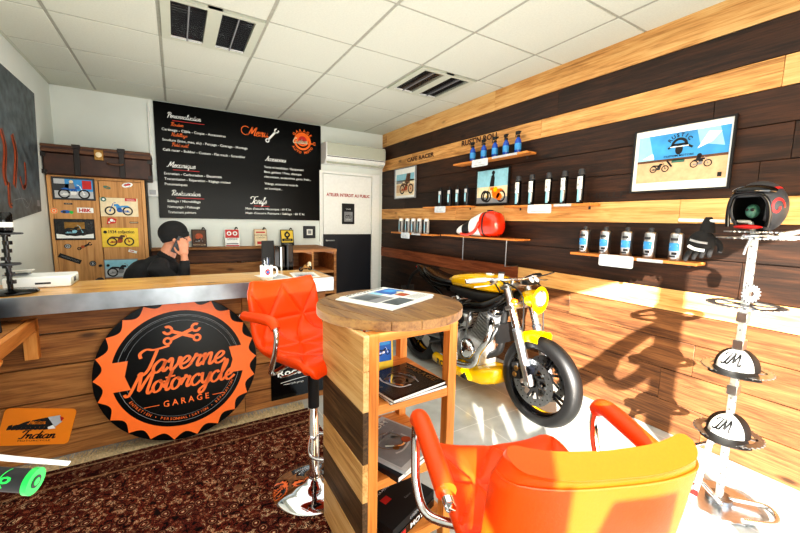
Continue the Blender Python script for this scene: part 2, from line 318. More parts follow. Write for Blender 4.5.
    def line(s, pts, w, L=1, n=0, brush=0.):
        P = catmull([(x, y, 0) for x, y in pts], n) if n else [Vector((x, y, 0)) for x, y in pts]
        vs = []
        for i, p in enumerate(P):
            d = (P[min(i+1, len(P)-1)]-P[max(i-1, 0)]); d = d.normalized() if d.length > 1e-9 else Vector((1, 0, 0))
            ww = w/2*((1-brush)+brush*abs(d.y)*1.3)
            nn = Vector((-d.y, d.x, 0))*ww; q = p+Vector((0, 0, s.z(L))); vs += [q+nn, q-nn]
        return s.add(vs, [(2*k, 2*k+1, 2*k+3, 2*k+2) for k in range(len(P)-1)])
    def script(s, txt, x, y, h, L=1, w=.2, shear=.28, rot=0., brush=.45, align='l', sx=1.):
        """brush-script word; h is the x-height"""
        W = script_width(txt)*h*sx; cx = x-(W/2 if align == 'c' else 0); cr, sr = math.cos(rot), math.sin(rot); pen = 0
        for ch in txt:
            adv, st = GL[ch]
            for q in st:
                P = []
                for a, b in q:
                    u = (pen+a+b*shear)*h*sx+(cx-x); v = b*h
                    P.append((x+u*cr-v*sr, y+u*sr+v*cr))
                s.line(P, w*h, L, 5, brush)
            pen += adv
        return s
    def text(s, txt, x, y, h, L=1, align='l', w=None, bold=0., shear=0., rot=0.):
        V, F = text_geo(txt, bold, shear)
        if not V: return s
        x0 = min(v.x for v in V); x1 = max(v.x for v in V); k = h/.72; kx = k if w is None else w/(x1-x0)
        o = {'l': 0, 'c': -(x1-x0)*kx/2, 'r': -(x1-x0)*kx}[align]; cr, sr = math.cos(rot), math.sin(rot); vs = []
        for v in V:
            u = (v.x-x0)*kx+o; q = v.y*k; vs.append((x+u*cr-q*sr, y+u*sr+q*cr, s.z(L)))
        return s.add(vs, F)
    def arctext(s, txt, x, y, R, h, a0, a1, L=1, inside=False, bold=0.):
        """letters spread on an arc from angle a0 to a1 (inside: read along the bottom)"""
        n = len(txt)
        for i, ch in enumerate(txt):
            if ch == ' ': continue
            a = a0+(a1-a0)*(i+.5)/n; V, F = text_geo(ch, bold, 0); x0 = min(v.x for v in V); x1 = max(v.x for v in V); k = h/.72
            rot = a-PI/2 if not inside else a+PI/2; cr, sr = math.cos(rot), math.sin(rot)
            px, py = x+R*math.cos(a), y+R*math.sin(a)
            s.add([(px+((v.x-(x0+x1)/2)*k)*cr-(v.y*k-h/2)*sr, py+((v.x-(x0+x1)/2)*k)*sr+(v.y*k-h/2)*cr, s.z(L)) for v in V], F)
        return s
    def moto(s, x, y, w, L=2, body='black_matte', metal='grey', flip=1):
        """small flat picture of a motorcycle, w wide, centre x y"""
        r = w*.19; X = lambda a: x+a*w*flip; Y = lambda b: y+b*w
        s.m('black_matte').ring(X(-.31), Y(-.12), r*.72, r, L, 24).ring(X(.31), Y(-.12), r*.72, r, L, 24)
        s.m(metal).disc(X(-.31), Y(-.12), r*.2, L, seg=10).disc(X(.31), Y(-.12), r*.2, L, seg=10)
        s.line([(X(.31), Y(-.12)), (X(.19), Y(.2))], w*.03, L).line([(X(-.31), Y(-.12)), (X(-.02), Y(-.1))], w*.03, L).line([(X(.17), Y(.22)), (X(.1), Y(.25))], w*.025, L)
        s.disc(X(-.02), Y(-.08), w*.1, L+1, seg=12).line([(X(0), Y(-.16)), (X(-.4), Y(-.16))], w*.03, L+1)
        s.m(body).poly([(X(-.08), Y(.06)), (X(.17), Y(.08)), (X(.16), Y(.17)), (X(.02), Y(.18))], L+1).poly([(X(-.42), Y(.06)), (X(-.08), Y(.03)), (X(-.06), Y(.1)), (X(-.3), Y(.12))], L+1)
        s.poly([(X(-.1), Y(-.02)), (X(.1), Y(-.02)), (X(.08), Y(.08)), (X(-.08), Y(.06))], L+1)
        return s
    def build(s, name, parent=None, bevel=0., seg=2, angle=35, kind=None, mat=None):
        me = bpy.data.meshes.new(name)
        me.from_pydata([tuple(v) for v in s.v], [], s.f)
        for mn in (s.mats or [mat or 'grey']): me.materials.append(MAT[mn])
        me.polygons.foreach_set('material_index', s.mi); me.polygons.foreach_set('use_smooth', s.sm)
        a = me.attributes.new('rnd', 'FLOAT_COLOR', 'CORNER') if any(s.rn) else None
        if a:
            d = []
            for p, r in zip(me.polygons, s.rn): d += [r, (r*7.13) % 1, (r*3.71) % 1, 1.]*p.loop_total
            a.data.foreach_set('color', d)
        bm = bmesh.new(); bm.from_mesh(me); bmesh.ops.recalc_face_normals(bm, faces=bm.faces); bm.to_mesh(me); bm.free()
        me.set_sharp_from_angle(angle=math.radians(50)); me.update()
        ob = bpy.data.objects.new(name, me); COL.objects.link(ob)
        if parent: ob.parent = parent
        if bevel:
            md = ob.modifiers.new('edge', 'BEVEL'); md.width = bevel; md.segments = seg; md.limit_method = 'ANGLE'; md.angle_limit = math.radians(angle)
        if kind: ob['kind'] = kind
        return ob
def thing(name, label, cat, loc=(0, 0, 0), rz=0, group=None, rot=None):
    o = bpy.data.objects.new(name, None); COL.objects.link(o); o.location = loc; o.rotation_euler = rot or (0, 0, rz); o.empty_display_size = .05
    return tag(o, label, cat, group)
def tag(o, label, cat, group=None):
    o['label'] = label; o['category'] = cat
    if group: o['group'] = group
    return o
def dup(root, loc, rz=None, label=None, rot=None):
    r = root.copy(); COL.objects.link(r); r.location = loc
    if rz is not None: r.rotation_euler = (0, 0, rz)
    if rot is not None: r.rotation_euler = rot
    if label: r['label'] = label
    for ch in root.children:
        c = ch.copy(); COL.objects.link(c); c.parent = r
        for g in ch.children: d = g.copy(); COL.objects.link(d); d.parent = c
    return r
ORD = ['first', 'second', 'third', 'fourth', 'fifth', 'sixth']

# ------------------------------------------------------------------ room
WX, LX, BY, FY, CZ = 2.681, -.991, 4.996, -.95, 2.594
b = MB().m('floor_tiles'); b.box2((LX-.1, FY-.1, -.1), (WX+.1, BY+.1, 0)); b.build('floor', kind='structure')
b = MB().m('wall_paint'); b.box2((LX-.1, BY, 0), (WX+.1, BY+.1, CZ+.1)); wall_back = b.build('wall_back', kind='structure')
b = MB().m('wall_paint'); b.box2((LX-.1, FY-.1, 0), (LX, BY, CZ+.1)); b.build('wall_left', kind='structure')
# timber clad right wall
rows = [(2.405, CZ, 'L'), (2.21, 2.405, 'D'), (2.055, 2.21, 'L'), (1.875, 2.055, 'D'), (1.69, 1.875, 'D'), (1.505, 1.69, 'D'), (1.355, 1.505, 'L'),
        (1.145, 1.355, 'D'), (.94, 1.145, 'D'), (.80, .94, 'M'), (.62, .80, 'B'), (.42, .62, 'B'), (.21, .42, 'B'), (0, .21, 'B')]
b = MB().m('dark_brown'); b.box2((WX+.012, FY, 0), (WX+.1, BY, CZ+.1))
for ri, (z0, z1, kd) in enumerate(rows):
    y = FY; cuts = []
    rr = random.Random(ri*3+1)
    while y < BY-.3: y += rr.uniform(1.3, 2.4); cuts.append(min(y, BY))
    if cuts[-1] < BY: cuts.append(BY)
    if kd == 'M': cuts = [.72, 2.33, BY]
    y = FY
    for c in cuts:
        b.r = rr.random()*.98+.01
        mt = {'L': 'plank_light', 'D': 'plank_dark', 'B': 'plank_mid', 'M': 'plank_light' if c < 3 else 'plank_red'}[kd]
        if kd == 'B' and c > 2.6 and y > 1.9: mt = 'plank_dark'  # shade past the sunlit stretch is put in as darker planks
        t = rr.uniform(0, .004)
        b.m(mt).box2((WX-t, y+.001, z0+.002), (WX+.015, c-.001, z1-.002)); y = c
b.r = 0
wall_right = b.build('wall_right', kind='structure', bevel=.0015, seg=1)
b = MB().m('burnt'); b.frame((WX-.006, 3.19, 2.145), (0, -1, 0), (0, 0, 1)); b.text("RUST'N ROLL", 0, 0, .055, w=.54, bold=.03)
b.frame((WX-.006, 4.29, 2.11), (0, -1, 0), (0, 0, 1)); b.text('CAFE RACER', 0, 0, .05, w=.6, bold=.03)
b.m('dark_brown').frame((WX-.006, 1.69, 1.53), (0, -1, 0), (0, 0, 1)); b.text('HELLE', 0, 0, .045, w=.27, bold=.02)
o = b.build('lettering', wall_right); o['label'] = 'words burnt into the pale wall planks'
# front wall behind the camera: a shop front with its opening
SD = Vector((.46, .51, -.22)).normalized()
b = MB().m('wall_paint'); b.box2((LX-.1, FY-.1, 2.0), (WX+.1, FY, CZ+.1)); b.box2((WX-.06, FY-.1, 0), (WX+.1, FY, 2.0))
b.build('wall_front', kind='structure')
b = MB().m('grey_light').frame((0, FY-.002, 0), (1, 0, 0), (0, 0, 1))
for P in ([(-.985, 0), (-.15, 0), (-.15, 1.05), (-.985, 1.05)], [(-.985, 1.05), (-.67, 1.05), (-.985, 1.60)],
          [(-.58, 1.05), (-.463, 1.05), (-.62, 1.34), (-.62, 1.47), (-.66, 1.47), (-.66, 2.0), (-1.03, 2.0), (-1.03, 1.68), (-.93, 1.64)], [(-.41, 1.05), (-.33, 1.05), (-.36, 1.40), (-.52, 1.42), (-.555, 1.34)]): b.prism(P, .004)
b.build('sun_blocker_2', kind='structure')  # unseen panels added behind the camera, gaps cut to shape the sun streaks
# curved shape added out of view to cast a shadow on the timber wall
t = thing('shadow_caster', 'curved black shape added out of view to cast a shadow on the wall', 'shadow caster', (1.2, -.5, 0))
b = MB().m('black_matte').tube([(.0, -.05, .02), (0, -.05, 1.5)], [.03, .05, .08, .06, .10, .07, .03], 14); b.build('post', t)
b = MB().m('black_matte').tube([(0, -.1, 1.46), (0, .02, 1.38), (0, .2, 1.2), (0, .42, .93), (0, .58, .78), (0, .66, .72)], [.03, .035, .05, .06, .045], 12, smoothpath=6).tube([(0, -.02, 1.2), (0, .1, 1.0), (0, .22, .9), (0, .3, .95), (0, .26, 1.06)], [.03, .04, .03], 12, smoothpath=6); b.build('arm', t)
b = MB().m('black_matte').lathe([(0, 0), (.2, 0), (.2, .01), (.03, .03), (0, .03)], (0, -.05, 0)); b.build('base', t)
b = MB().m('grey_dark'); b.box2((.77, FY-.06, 0), (.86, FY, 2.0)); b.build('sun_blocker_1', kind='structure', bevel=.003)  # unseen post added to throw a dark stripe on the timber wall
# ceiling
gx0, gy0, gx, gy = -.633, 2.636, .6, .6185
b = MB().m('tile_white'); b.box2((LX-.1, FY-.1, CZ+.012), (WX+.1, BY+.1, CZ+.1))
fixtures = [(-.033, gy0), (1.767, gy0)]
for i in range(-1, 6):
    for j in range(-6, 4):
        x0 = gx0+i*gx; y0 = gy0+j*gy
        if any(abs(x0-fx) < .01 and abs(y0-fy) < .01 for fx, fy in fixtures): continue
        xa, xb, ya, yb = max(x0+.01, LX), min(x0+gx-.01, WX), max(y0+.008, FY), min(y0+gy-.008, BY)
        if xb-xa > .02 and yb-ya > .02: b.r = random.random(); b.box2((xa, ya, CZ-.004), (xb, yb, CZ+.015))
b.r = 0; ceiling = b.build('ceiling', kind='structure', bevel=.003, seg=1)
b = MB().m('rail_grey')
for i in range(0, 6): b.box2((gx0+i*gx-.012, FY, CZ-.001), (gx0+i*gx+.012, BY, CZ+.014))
for j in range(-5, 4): b.box2((LX, gy0+j*gy-.009, CZ-.0005), (WX, gy0+j*gy+.009, CZ+.0135))
b.m('fixture_white').box2((LX, FY, CZ-.008), (LX+.02, BY, CZ+.01)); b.box2((LX, BY-.02, CZ-.008), (WX, BY, CZ+.01))
b.build('grid_rail', ceiling)
def luminaire(x, y, label):
    t = thing('ceiling_light', label, 'ceiling light', (x+.3, y+.309, CZ-.004))
    b = MB().m('fixture_white')
    X, Y = .288, .299
    for x0, x1 in ((-X, -.235), (-.04, .04), (.235, X)): b.box2((x0, -Y, -.012), (x1, Y, .012))
    for y0, y1 in ((-Y, -.265), (.265, Y)): b.box2((-.235, y0, -.0119), (.235, y1, .0119))
    b.build('frame', t)
    for sx in (-1, 1):
        b = MB().m('black_matte').box2((sx*.1375-.0975, -.265, .012), (sx*.1375+.0975, .265, .014))
        b.m('chrome')
        for k in range(17): b.bar((sx*.1375-.09, -.25+k*.0312, 0), (sx*.1375+.09, -.25+k*.0312, 0), .004, .018)
        b.m('grey').box2((sx*.1375-.004, -.265, -.011), (sx*.1375+.004, .265, .012))
        b.m('white').box2((sx*.1375-.0975, .245, -.008), (sx*.1375+.0975, .262, .0)).build('louvre', t)
luminaire(*fixtures[0], 'square louvred ceiling light above the desk and the menu board')
luminaire(*fixtures[1], 'square louvred ceiling light beside the timber wall')

# door in the back wall
d = MB().m('white'); d.box2((1.70, BY-.03, 0), (1.745, BY, 2.0)); d.box2((2.50, BY-.03, 0), (2.62, BY, 2.0)); d.box2((1.745, BY-.03, 1.965), (2.5, BY, 2.0))
d.box2((1.755, BY-.022, 1.13), (2.49, BY-.004, 1.955)); d.m('navy').box2((1.755, BY-.024, .005), (2.49, BY-.004, 1.13))
door = d.build('door_1', kind='structure', bevel=.003)
b = MB().m('red_text').frame((1.80, BY-.024, 1.66), (1, 0, 0), (0, 0, 1)); b.text('ATELIER INTERDIT AU PUBLIC', 0, 0, .042, w=.66, bold=.03); b.build('lettering', door)
b = MB().m('alu').cyl((1.79, BY-.03, 1.045), (1.79, BY-.07, 1.045), .012); b.tube([(1.79, BY-.07, 1.045), (1.90, BY-.07, 1.045)], .009); b.build('door_handle', door)
t = thing('door_notice', 'small black framed notice hung on the white upper half of the door', 'sign', (2.12, BY-.03, 1.42))
b = MB().m('black_matte').box(0, 0, 0, .19, .012, .29); b.build('board', t, bevel=.004)
b = MB().m('grey').frame((0, -.008, 0), (1, 0, 0), (0, 0, 1)); b.rect(-.065, -.11, .065, .03); b.moto(0, -.03, .1); b.m('white').text('STOP', 0, -.09, .018, 2, 'c'); b.m('white').text('ATELIER', 0, .06, .016, 1, 'c'); b.build('print', t)

# skirting between wall boards is absent; electric box on the back wall
t = thing('junction_box', 'white electric box on the wall between the wardrobe and the menu board', 'electric box', (-.2, BY-.03, 1.635))
b = MB().m('white').box(0, 0, 0, .095, .06, .175); b.build('housing', t, bevel=.006)
b = MB().m('grey_light').box(0, -.032, -.04, .06, .004, .05); b.m('white').tube([(-.0, 0, .088), (0, .01, .3), (0, .01, .9)], .008); b.build('cover', t, bevel=.001)

# menu board
bx0, bx1, bz0, bz1 = -.152, 1.725, 1.318, 2.575
b = MB().m('board_black').box2((bx0, BY-.022, bz0), (bx1, BY-.001, bz1)); menu = b.build('menu_board', bevel=.003)
tag(menu, 'large black menu board with white and orange lettering on the back wall', 'menu board')
b = MB().frame((0, BY-.023, 0), (1, 0, 0), (0, 0, 1))
W_, O_ = 'white', 'orange'
def head(s, x, z, h, col=W_, ul=True, sx=1.):
    b.m(col).script(s, x, z, h, 1, .24, sx=sx)
    if ul: b.m('red').line([(x+.05, z-.028), (x+script_width(s)*h*sx+.04, z-.028)], .007, 2)
head('Personnalisation', -.03, 2.42, .027, sx=.92)
for s_, z_ in (('Routier', 2.335), ('Habillage', 2.225), ('Petit outil', 2.115)): b.m(O_).script(s_, .0, z_, .019, 1, .24, sx=1.05)
L_ = .028
for s_, x_, z_, w_ in (('Carénage - Câble - Coque - Accessoires', -.085, 2.277, .64), ('Soudure (inox, mec, alu) - Perçage - Cintrage - Montage', -.085, 2.166, .88), ('Café racer - Bobber - Custom - Flat track - Scrambler', -.085, 2.058, .85),
        ('Entretien - Carburation - Electricité', -.085, 1.80, .58), ('Transmission - Réparation - Réglage moteur', -.085, 1.742, .68), ('Pneumatiques', -.085, 1.684, .22),
        ('Sablage / Microbillage', -.07, 1.497, .33), ('Nettoyage / Polissage', -.07, 1.433, .32), ('Traitement peinture', -.07, 1.372, .28),
        ('Vente et installation / Equipement', .985, 1.965, .5), ('Bacs, guidons / Pneu, classique', .985, 1.905, .47), ('rétroviseur, accessoires, gants, frein...', .985, 1.845, .6), ('Vidange, accessoires motards', .985, 1.76, .42), ('en boutique...', .985, 1.70, .22),
        ("Main d'oeuvre Mécanique : 60 € ht", .75, 1.44, .56), ("Main d'oeuvre Peinture / Sablage : 60 € ht", .75, 1.385, .74)):
    b.m(W_).text(s_, x_, z_, L_, 1, w=w_, bold=.012)
head('Mecanique', -.05, 1.885, .031); head('Restauration', -.03, 1.575, .028, sx=1.); head('Accessoires', 1.0, 2.055, .03, ul=False, sx=.95); head('Tarifs', .80, 1.515, .042)
b.m(O_).script('Menu', .80, 2.34, .05, 1, .24)
b.m(O_).ring(.78, 2.39, .045, .054, 1, a0=.8, a1=5.6)
def wrench(b, x, y, l, a, L=1, w=.16):
    c, s = math.cos(a), math.sin(a); Q = lambda u, v: (x+(u*c-v*s)*l, y+(u*s+v*c)*l)
    b.line([Q(-.36, 0), Q(.34, 0)], l*w*.75, L)
    b.ring(*Q(-.44, 0), l*.06, l*.13, L, 20)
    b.ring(*Q(.42, 0), l*.07, l*.15, L, 20, a+.55, a+2*PI-.55)
wrench(b.m(W_), 1.09, 2.37, .2, .85)
gx_, gz_ = 1.475, 2.345
b.m(O_).ring(gx_, gz_, .085, .112, 1).disc(gx_, gz_+.02, .082, 2)
b.m('red').disc(gx_, gz_+.01, .055, 3); b.m(O_).arctext('GARAGE', gx_, gz_, .137, .036, PI*.85, PI*.15, 1, bold=.03).arctext('AUTO MOTO', gx_, gz_, .142, .032, PI*1.15, PI*1.85, 1, True, bold=.03)
b.m('cream').script('Custom', gx_-.13, gz_-.03, .033, 5, .3); wrench(b.m(O_), gx_+.1, gz_-.02, .14, .1, 4)
b.build('lettering', menu)

# air conditioner
t = thing('air_conditioner', 'white wall air conditioner above the workshop door', 'air conditioner', (2.17, BY, 2.22))
b = MB().m('white'); pr = [(0, -.14), (-.13, -.14), (-.205, -.09), (-.215, .0), (-.215, .09), (-.19, .135), (0, .135)]
b.loft([[Vector((x, y, z)) for y, z in pr] for x in (-.438, .45)], smooth=False); b.build('housing', t, bevel=.012, seg=3)
b = MB().m('fixture_white'); b.box2((-.425, -.222, -.04), (.44, -.214, .12)); b.build('front_panel', t, bevel=.004)
b = MB().m('grey_dark').bar((-.425, -.21, -.052), (.44, -.21, -.052), .008, .008); b.m('fixture_white').bar((-.42, -.172, -.122), (.42, -.172, -.122), .07, .006, up=(0, -.6, .8)); b.build('air_flap', t)

# ledge along the back wall
t = thing('wall_ledge', 'long timber ledge of horizontal planks under the menu board', 'ledge', (0, 0, 0))
b = MB(); 
for k, (z0, z1, mt) in enumerate(((.80, .955, 'ledge_dark'), (.60, .795, 'ledge_wood'), (.40, .595, 'ledge_dark'), (.20, .395, 'ledge_wood'), (.0, .195, 'ledge_dark'))):
    b.r = .1+.17*k; b.m(mt).box2((-.27, BY-.14, z0), (1.64, BY-.12, z1))
for x in (-.25, .65, 1.6): b.r = .5; b.m('ledge_dark').box2((x-.02, BY-.12, 0), (x+.02, BY-.001, .95))
b.build('plank_front', t, bevel=.003)
b = MB().m('ledge_wood'); b.r = .6; b.box2((-.28, BY-.17, .957), (1.66, BY-.001, .985)); b.build('top_board', t, bevel=.004)
def standcard(x, w, h, mt, label, fn):
    t = thing('tin_sign', label, 'sign', (x, BY-.10, .985), rot=(-.18, 0, 0), group='small plates standing on the ledge')
    b = MB().m(mt).box2((-w/2, -.004, 0.003), (w/2, .004, h)); b.build('plate', t, bevel=.002)
    b = MB().frame((0, -.0048, 0), (1, 0, 0), (0, 0, 1)); fn(b, w, h); b.build('print', t)
    b = MB().m('black_matte').tube([(w*.2, .0, h-.01), (w*.28, -.01, h+.02), (w*.4, .0, h+.006)], .007, smoothpath=4); b.m('black_matte').bar((0, .005, h*.7), (0, .05, .012), .02, .004); b.build('clip', t)
def f1(b, w, h): b.m('brown').rect(-w*.42, h*.06, w*.42, h*.94); b.m('rust').disc(0, h*.6, w*.25, 2); b.moto(0, h*.4, w*.7, 3); b.m('cream').text('MOTO CLUB', 0, h*.1, .016, 3, 'c')
def f2(b, w, h): b.m('red').rect(-w*.46, h*.5, w*.46, h*.97); b.m('white').disc(-w*.2, h*.75, w*.16, 2).disc(w*.2, h*.75, w*.16, 2); b.m('red_text').disc(-w*.2, h*.75, w*.08, 3).disc(w*.2, h*.75, w*.08, 3); b.m('black_matte').text('GASOLINE', 0, h*.38, .024, 2, 'c', w=w*.7); b.m('grey').rect(-w*.4, h*.14, w*.4, h*.2, 2); b.m('red').rect(-w*.46, h*.03, w*.46, h*.09, 2)
def f3(b, w, h): b.m('cream').rect(-w*.44, h*.04, w*.44, h*.95); b.m('red').rect(-w*.35, h*.78, w*.35, h*.86, 2).rect(-w*.3, h*.12, w*.3, h*.28, 2); b.m('brown').text('MOTOR OIL', 0, h*.6, .02, 2, 'c').text('STATION', 0, h*.46, .018, 2, 'c')
def f4(b, w, h): b.m('yellow_paper').rect(-w*.44, h*.2, w*.44, h*.95); b.m('black_matte').disc(0, h*.68, w*.22, 2).rect(-w*.4, h*.28, w*.4, h*.44, 2).rect(-w*.08, h*.4, w*.08, h*.9, 2); b.m('yellow_paper').disc(0, h*.68, w*.1, 3).text('GARAGE', 0, h*.32, .017, 3, 'c')
standcard(.225, .155, .21, 'dark_brown', 'dark brown plate with a motorcycle picture, leftmost on the ledge', f1)
standcard(.58, .165, .215, 'white', 'red and white plate reading GASOLINE on the ledge under the menu board', f2)
standcard(.91, .155, .215, 'sand', 'beige and red motor oil plate on the ledge under the menu board', f3)
standcard(1.24, .17, .21, 'black_matte', 'yellow and black plate reading GARAGE, rightmost on the ledge', f4)
t = thing('framed_picture', 'small square black frame with a pale centre on the wall beside the door', 'picture', (1.555, BY-.02, 1.16))
b = MB().m('navy').box(0, 0, 0, .165, .02, .165); b.build('frame', t, bevel=.003); b = MB().m('paper').box(0, -.011, 0, .08, .004, .08); b.m('grey').box(0, -.0135, 0, .045, .002, .045); b.build('centre', t)

# open shelf unit at the right end of the ledge
t = thing('shelf_cabinet', 'low open wooden shelf unit behind the right end of the desk', 'cabinet', (1.26, 3.95, 0))
b = MB().m('ledge_wood'); b.r = .3
b.box2((-.28, -.02, .98), (.28, .55, 1.01)); b.box2((-.28, -.01, 0), (-.25, .54, .98)); b.box2((.25, -.01, 0), (.28, .54, .98)); b.box2((-.25, .52, 0), (.25, .54, .98))
for z in (.08, .5, .74): b.r = .5; b.box2((-.25, 0, z), (.25, .52, z+.025))
b.r = .8; b.box2((.0, 0, .525), (.02, .52, .98)); b.build('carcass', t, bevel=.002)

# ------------------------------------------------------------------ wardrobe, trunk and stickers
CY = 4.55
t = thing('wardrobe', 'light wooden two-door wardrobe covered with motorcycle plates and stickers', 'wardrobe', (-.615, CY, 0))
b = MB().m('cabinet_wood'); b.r = .4
for x0, x1 in ((-.365, -.335), (.335, .365)): b.box2((x0, 0, 0), (x1, .42, 1.69))
b.box2((-.335, 0, 1.665), (.335, .42, 1.69)); b.box2((-.335, .02, .0), (.335, .42, .05)); b.m('ledge_dark').box2((-.335, .4, .05), (.335, .42, 1.665)); b.m('trunk_strap').box2((.366, .002, 0), (.372, .42, 1.69))
b.build('carcass', t, bevel=.003)
for sx in (-1, 1):
    b = MB().m('cabinet_wood'); b.r = .3+.3*(sx > 0); b.box(sx*.168, .01, .857, .33, .02, 1.61); dr = b.build('door', t, bevel=.003)
    b = MB().m('trunk_strap').cyl((sx*.03, .0, .85), (sx*.03, -.025, .85), .012); b.build('knob', dr)
b = MB().m('trunk_strap')
for sx in (-1, 1):
    b.box2((sx*.3+.03*sx-.03, .05, -.0), (sx*.3+.03*sx+.03, .11, .001)) if False else None
G = 'plates and stickers on the wardrobe doors'
def plate(x0, z0, x1, z1, frame_m, label, fn, rot=0., name='tin_sign', cat='sign'):
    cx, cz = (x0+x1)/2, (z0+z1)/2; w, h = x1-x0, z1-z0
    t = thing(name, label, cat, (cx, CY-.004, cz), rot=(0, rot, 0), group=G)
    b = MB().m(frame_m).box(0, 0, 0, w, .005, h); b.build('plate', t, bevel=.002)
    b = MB().frame((0, -.003, 0), (1, 0, 0), (0, 0, 1)); fn(b, w, h); b.build('print', t); return t
def g1(b, w, h): b.m('grey_light').rect(-w*.45, -h*.42, w*.45, h*.42); b.m('sky').rect(-w*.2, -h*.1, w*.45, h*.42, 2); b.m('red').rect(w*.2, 0, w*.42, h*.38, 3); b.m('grey_dark').rect(-w*.45, -h*.1, -w*.1, h*.2, 2); b.moto(0, -h*.1, w*.75, 3, 'blue', 'white'); b.m('cream').disc(-w*.05, h*.3, w*.05, 6); b.m('grey').poly([(-w*.12, 0), (w*.04, 0), (w*.0, h*.25), (-w*.1, h*.25)], 6)
def g2(b, w, h): b.m('cream').rect(-w*.46, -h*.42, w*.46, h*.42); b.moto(-w*.02, -h*.05, w*.75, 2, 'sky', 'blue', -1)
def g3(b, w, h): b.m('picture_dark').rect(-w*.46, -h*.2, w*.46, h*.45); b.m('bronze').rect(-w*.25, h*.0, w*.25, h*.35, 2); b.m('white').poly([(-w*.46, -h*.42), (w*.46, -h*.42), (w*.46, -h*.2), (0, -h*.32), (-w*.46, -h*.2)], 2); b.moto(0, -h*.02, w*.6, 3, 'black_matte', 'cyan')
def g4(b, w, h): b.m('yellow_paper').rect(-w*.47, -h*.45, w*.47, h*.45); b.m('black_matte').text('1934 collection', w*.04, h*.22, .03, 2, 'c', w=w*.7, bold=.02).disc(-w*.4, h*.28, w*.05, 2); b.moto(0, -h*.08, w*.75, 2, 'brown', 'rust')
def g5(b, w, h): b.m('grey_light').rect(-w*.47, -h*.45, w*.47, h*.45); b.m('cyan').rect(-w*.47, 0, w*.47, h*.45, 2); b.moto(0, -h*.05, w*.85, 3, 'navy', 'grey')
plate(-.945, 1.47, -.64, 1.675, 'grey_dark', 'dark framed rider and blue motorcycle plate at the top of the wardrobe', g1)
plate(-.612, 1.325, -.315, 1.505, 'cream', 'cream plate with a light blue motorcycle on the right wardrobe door', g2)
plate(-.955, 1.10, -.665, 1.295, 'black_matte', 'black plate with a dark motorcycle and white lower banner on the left wardrobe door', g3)
plate(-.618, 1.027, -.328, 1.215, 'yellow_paper', 'yellow plate reading 1934 with a brown motorcycle on the wardrobe', g4)
plate(-.618, .725, -.345, .908, 'grey', 'blue-grey motorcycle plate at the bottom of the right wardrobe door', g5)
def sticker(x, z, label, fn, w=.06, h=.04, rot=0.):
    b = MB().frame((0, 0, 0), (1, 0, 0), (0, 0, 1)); fn(b, w, h); b.m('paper').box(0, 0, -.0004, w*.2, h*.2, .0008)
    o = b.build('sticker'); o.location = (x, CY-.0012, z); o.rotation_euler = (0, rot, 0); tag(o, label, 'sticker', G)
sticker(-.55, 1.6, 'small green leaf-shaped sticker at the top of the right wardrobe door', lambda b, w, h: b.m('teal').disc(0, 0, .03, 1, .014).m('bronze').disc(.005, 0, .012, 2, .006), rot=.3)
sticker(-.39, 1.632, 'white oval sticker with a red centre on the right wardrobe door', lambda b, w, h: b.m('white').disc(0, 0, .045, 1, .024).m('red').disc(0, .003, .03, 2, .009).m('black_matte').ring(0, 0, .02, .022, 3), rot=-.25)
sticker(-.945, 1.367, 'round orange and white sticker at the left edge of the wardrobe', lambda b, w, h: b.m('cream').disc(0, 0, .026).m('orange').ring(0, 0, .016, .024, 2).m('orange').disc(0, 0, .008, 2))
sticker(-.856, 1.359, 'blue and green winged sticker on the left wardrobe door', lambda b, w, h: b.m('blue').disc(-.01, .002, .035, 1, .015).m('green').disc(.03, -.003, .014, 2).m('grey_dark').disc(-.02, 0, .012, 3))
sticker(-.725, 1.378, 'white and red lettered sticker reading HBK on the left wardrobe door', lambda b, w, h: b.m('white').rect(-.06, -.024, .06, .024).m('red').text('HBK', 0, -.016, .032, 2, 'c', w=.09, bold=.04))
sticker(-.843, 1.434, 'tiny dark tag below the rider plate on the wardrobe', lambda b, w, h: b.m('grey_dark').rect(-.03, -.007, .03, .007).m('cream').text('MOTO', 0, -.004, .008, 2, 'c'))
sticker(-.533, 1.28, 'red and white spotted sticker between two plates on the right wardrobe door', lambda b, w, h: b.m('red').poly([(-.04, -.03), (.03, -.02), (.04, .02), (.0, .035), (-.03, .025)]).m('white').disc(0, .008, .014, 2).m('white').disc(-.02, -.012, .008, 2).m('white').disc(.02, 0, .007, 2))
sticker(-.357, 1.268, 'thin dark sticker at the right edge of the wardrobe', lambda b, w, h: b.m('dark_brown').rect(-.035, -.008, .035, .008).m('cream').rect(-.03, -.002, .03, .002, 2))
sticker(-.873, 1.042, 'round grey badge sticker below the black plate on the left wardrobe door', lambda b, w, h: b.m('grey_dark').disc(0, 0, .026, 1, .022).m('grey_light').ring(0, 0, .012, .018, 2).m('grey_light').disc(0, 0, .006, 2))
sticker(-.751, 1.04, 'black spanner-shaped sticker on the left wardrobe door', lambda b, w, h: (wrench(b.m('black_matte'), 0, 0, .11, .5, 1, .2), b.m('rust').disc(-.015, -.005, .014, 2)))
sticker(-.865, .925, 'long black diagonal sticker low on the left wardrobe door', lambda b, w, h: b.m('black_matte').rect(-.085, -.02, .085, .02).m('grey').text('MOTORCYCLES', 0, -.007, .014, 2, 'c'), rot=.45)
sticker(-.702, .872, 'round black sticker with a pale ring at the bottom of the left wardrobe door', lambda b, w, h: b.m('black_matte').disc(0, 0, .026).m('grey_light').ring(0, 0, .016, .019, 2).m('grey_light').rect(-.006, -.01, .006, .01, 2))
sticker(-.383, .981, 'small white tilted sticker under the yellow plate', lambda b, w, h: b.m('white').rect(-.035, -.012, .035, .012).m('red').rect(-.025, -.004, .01, .004, 2), rot=.3)
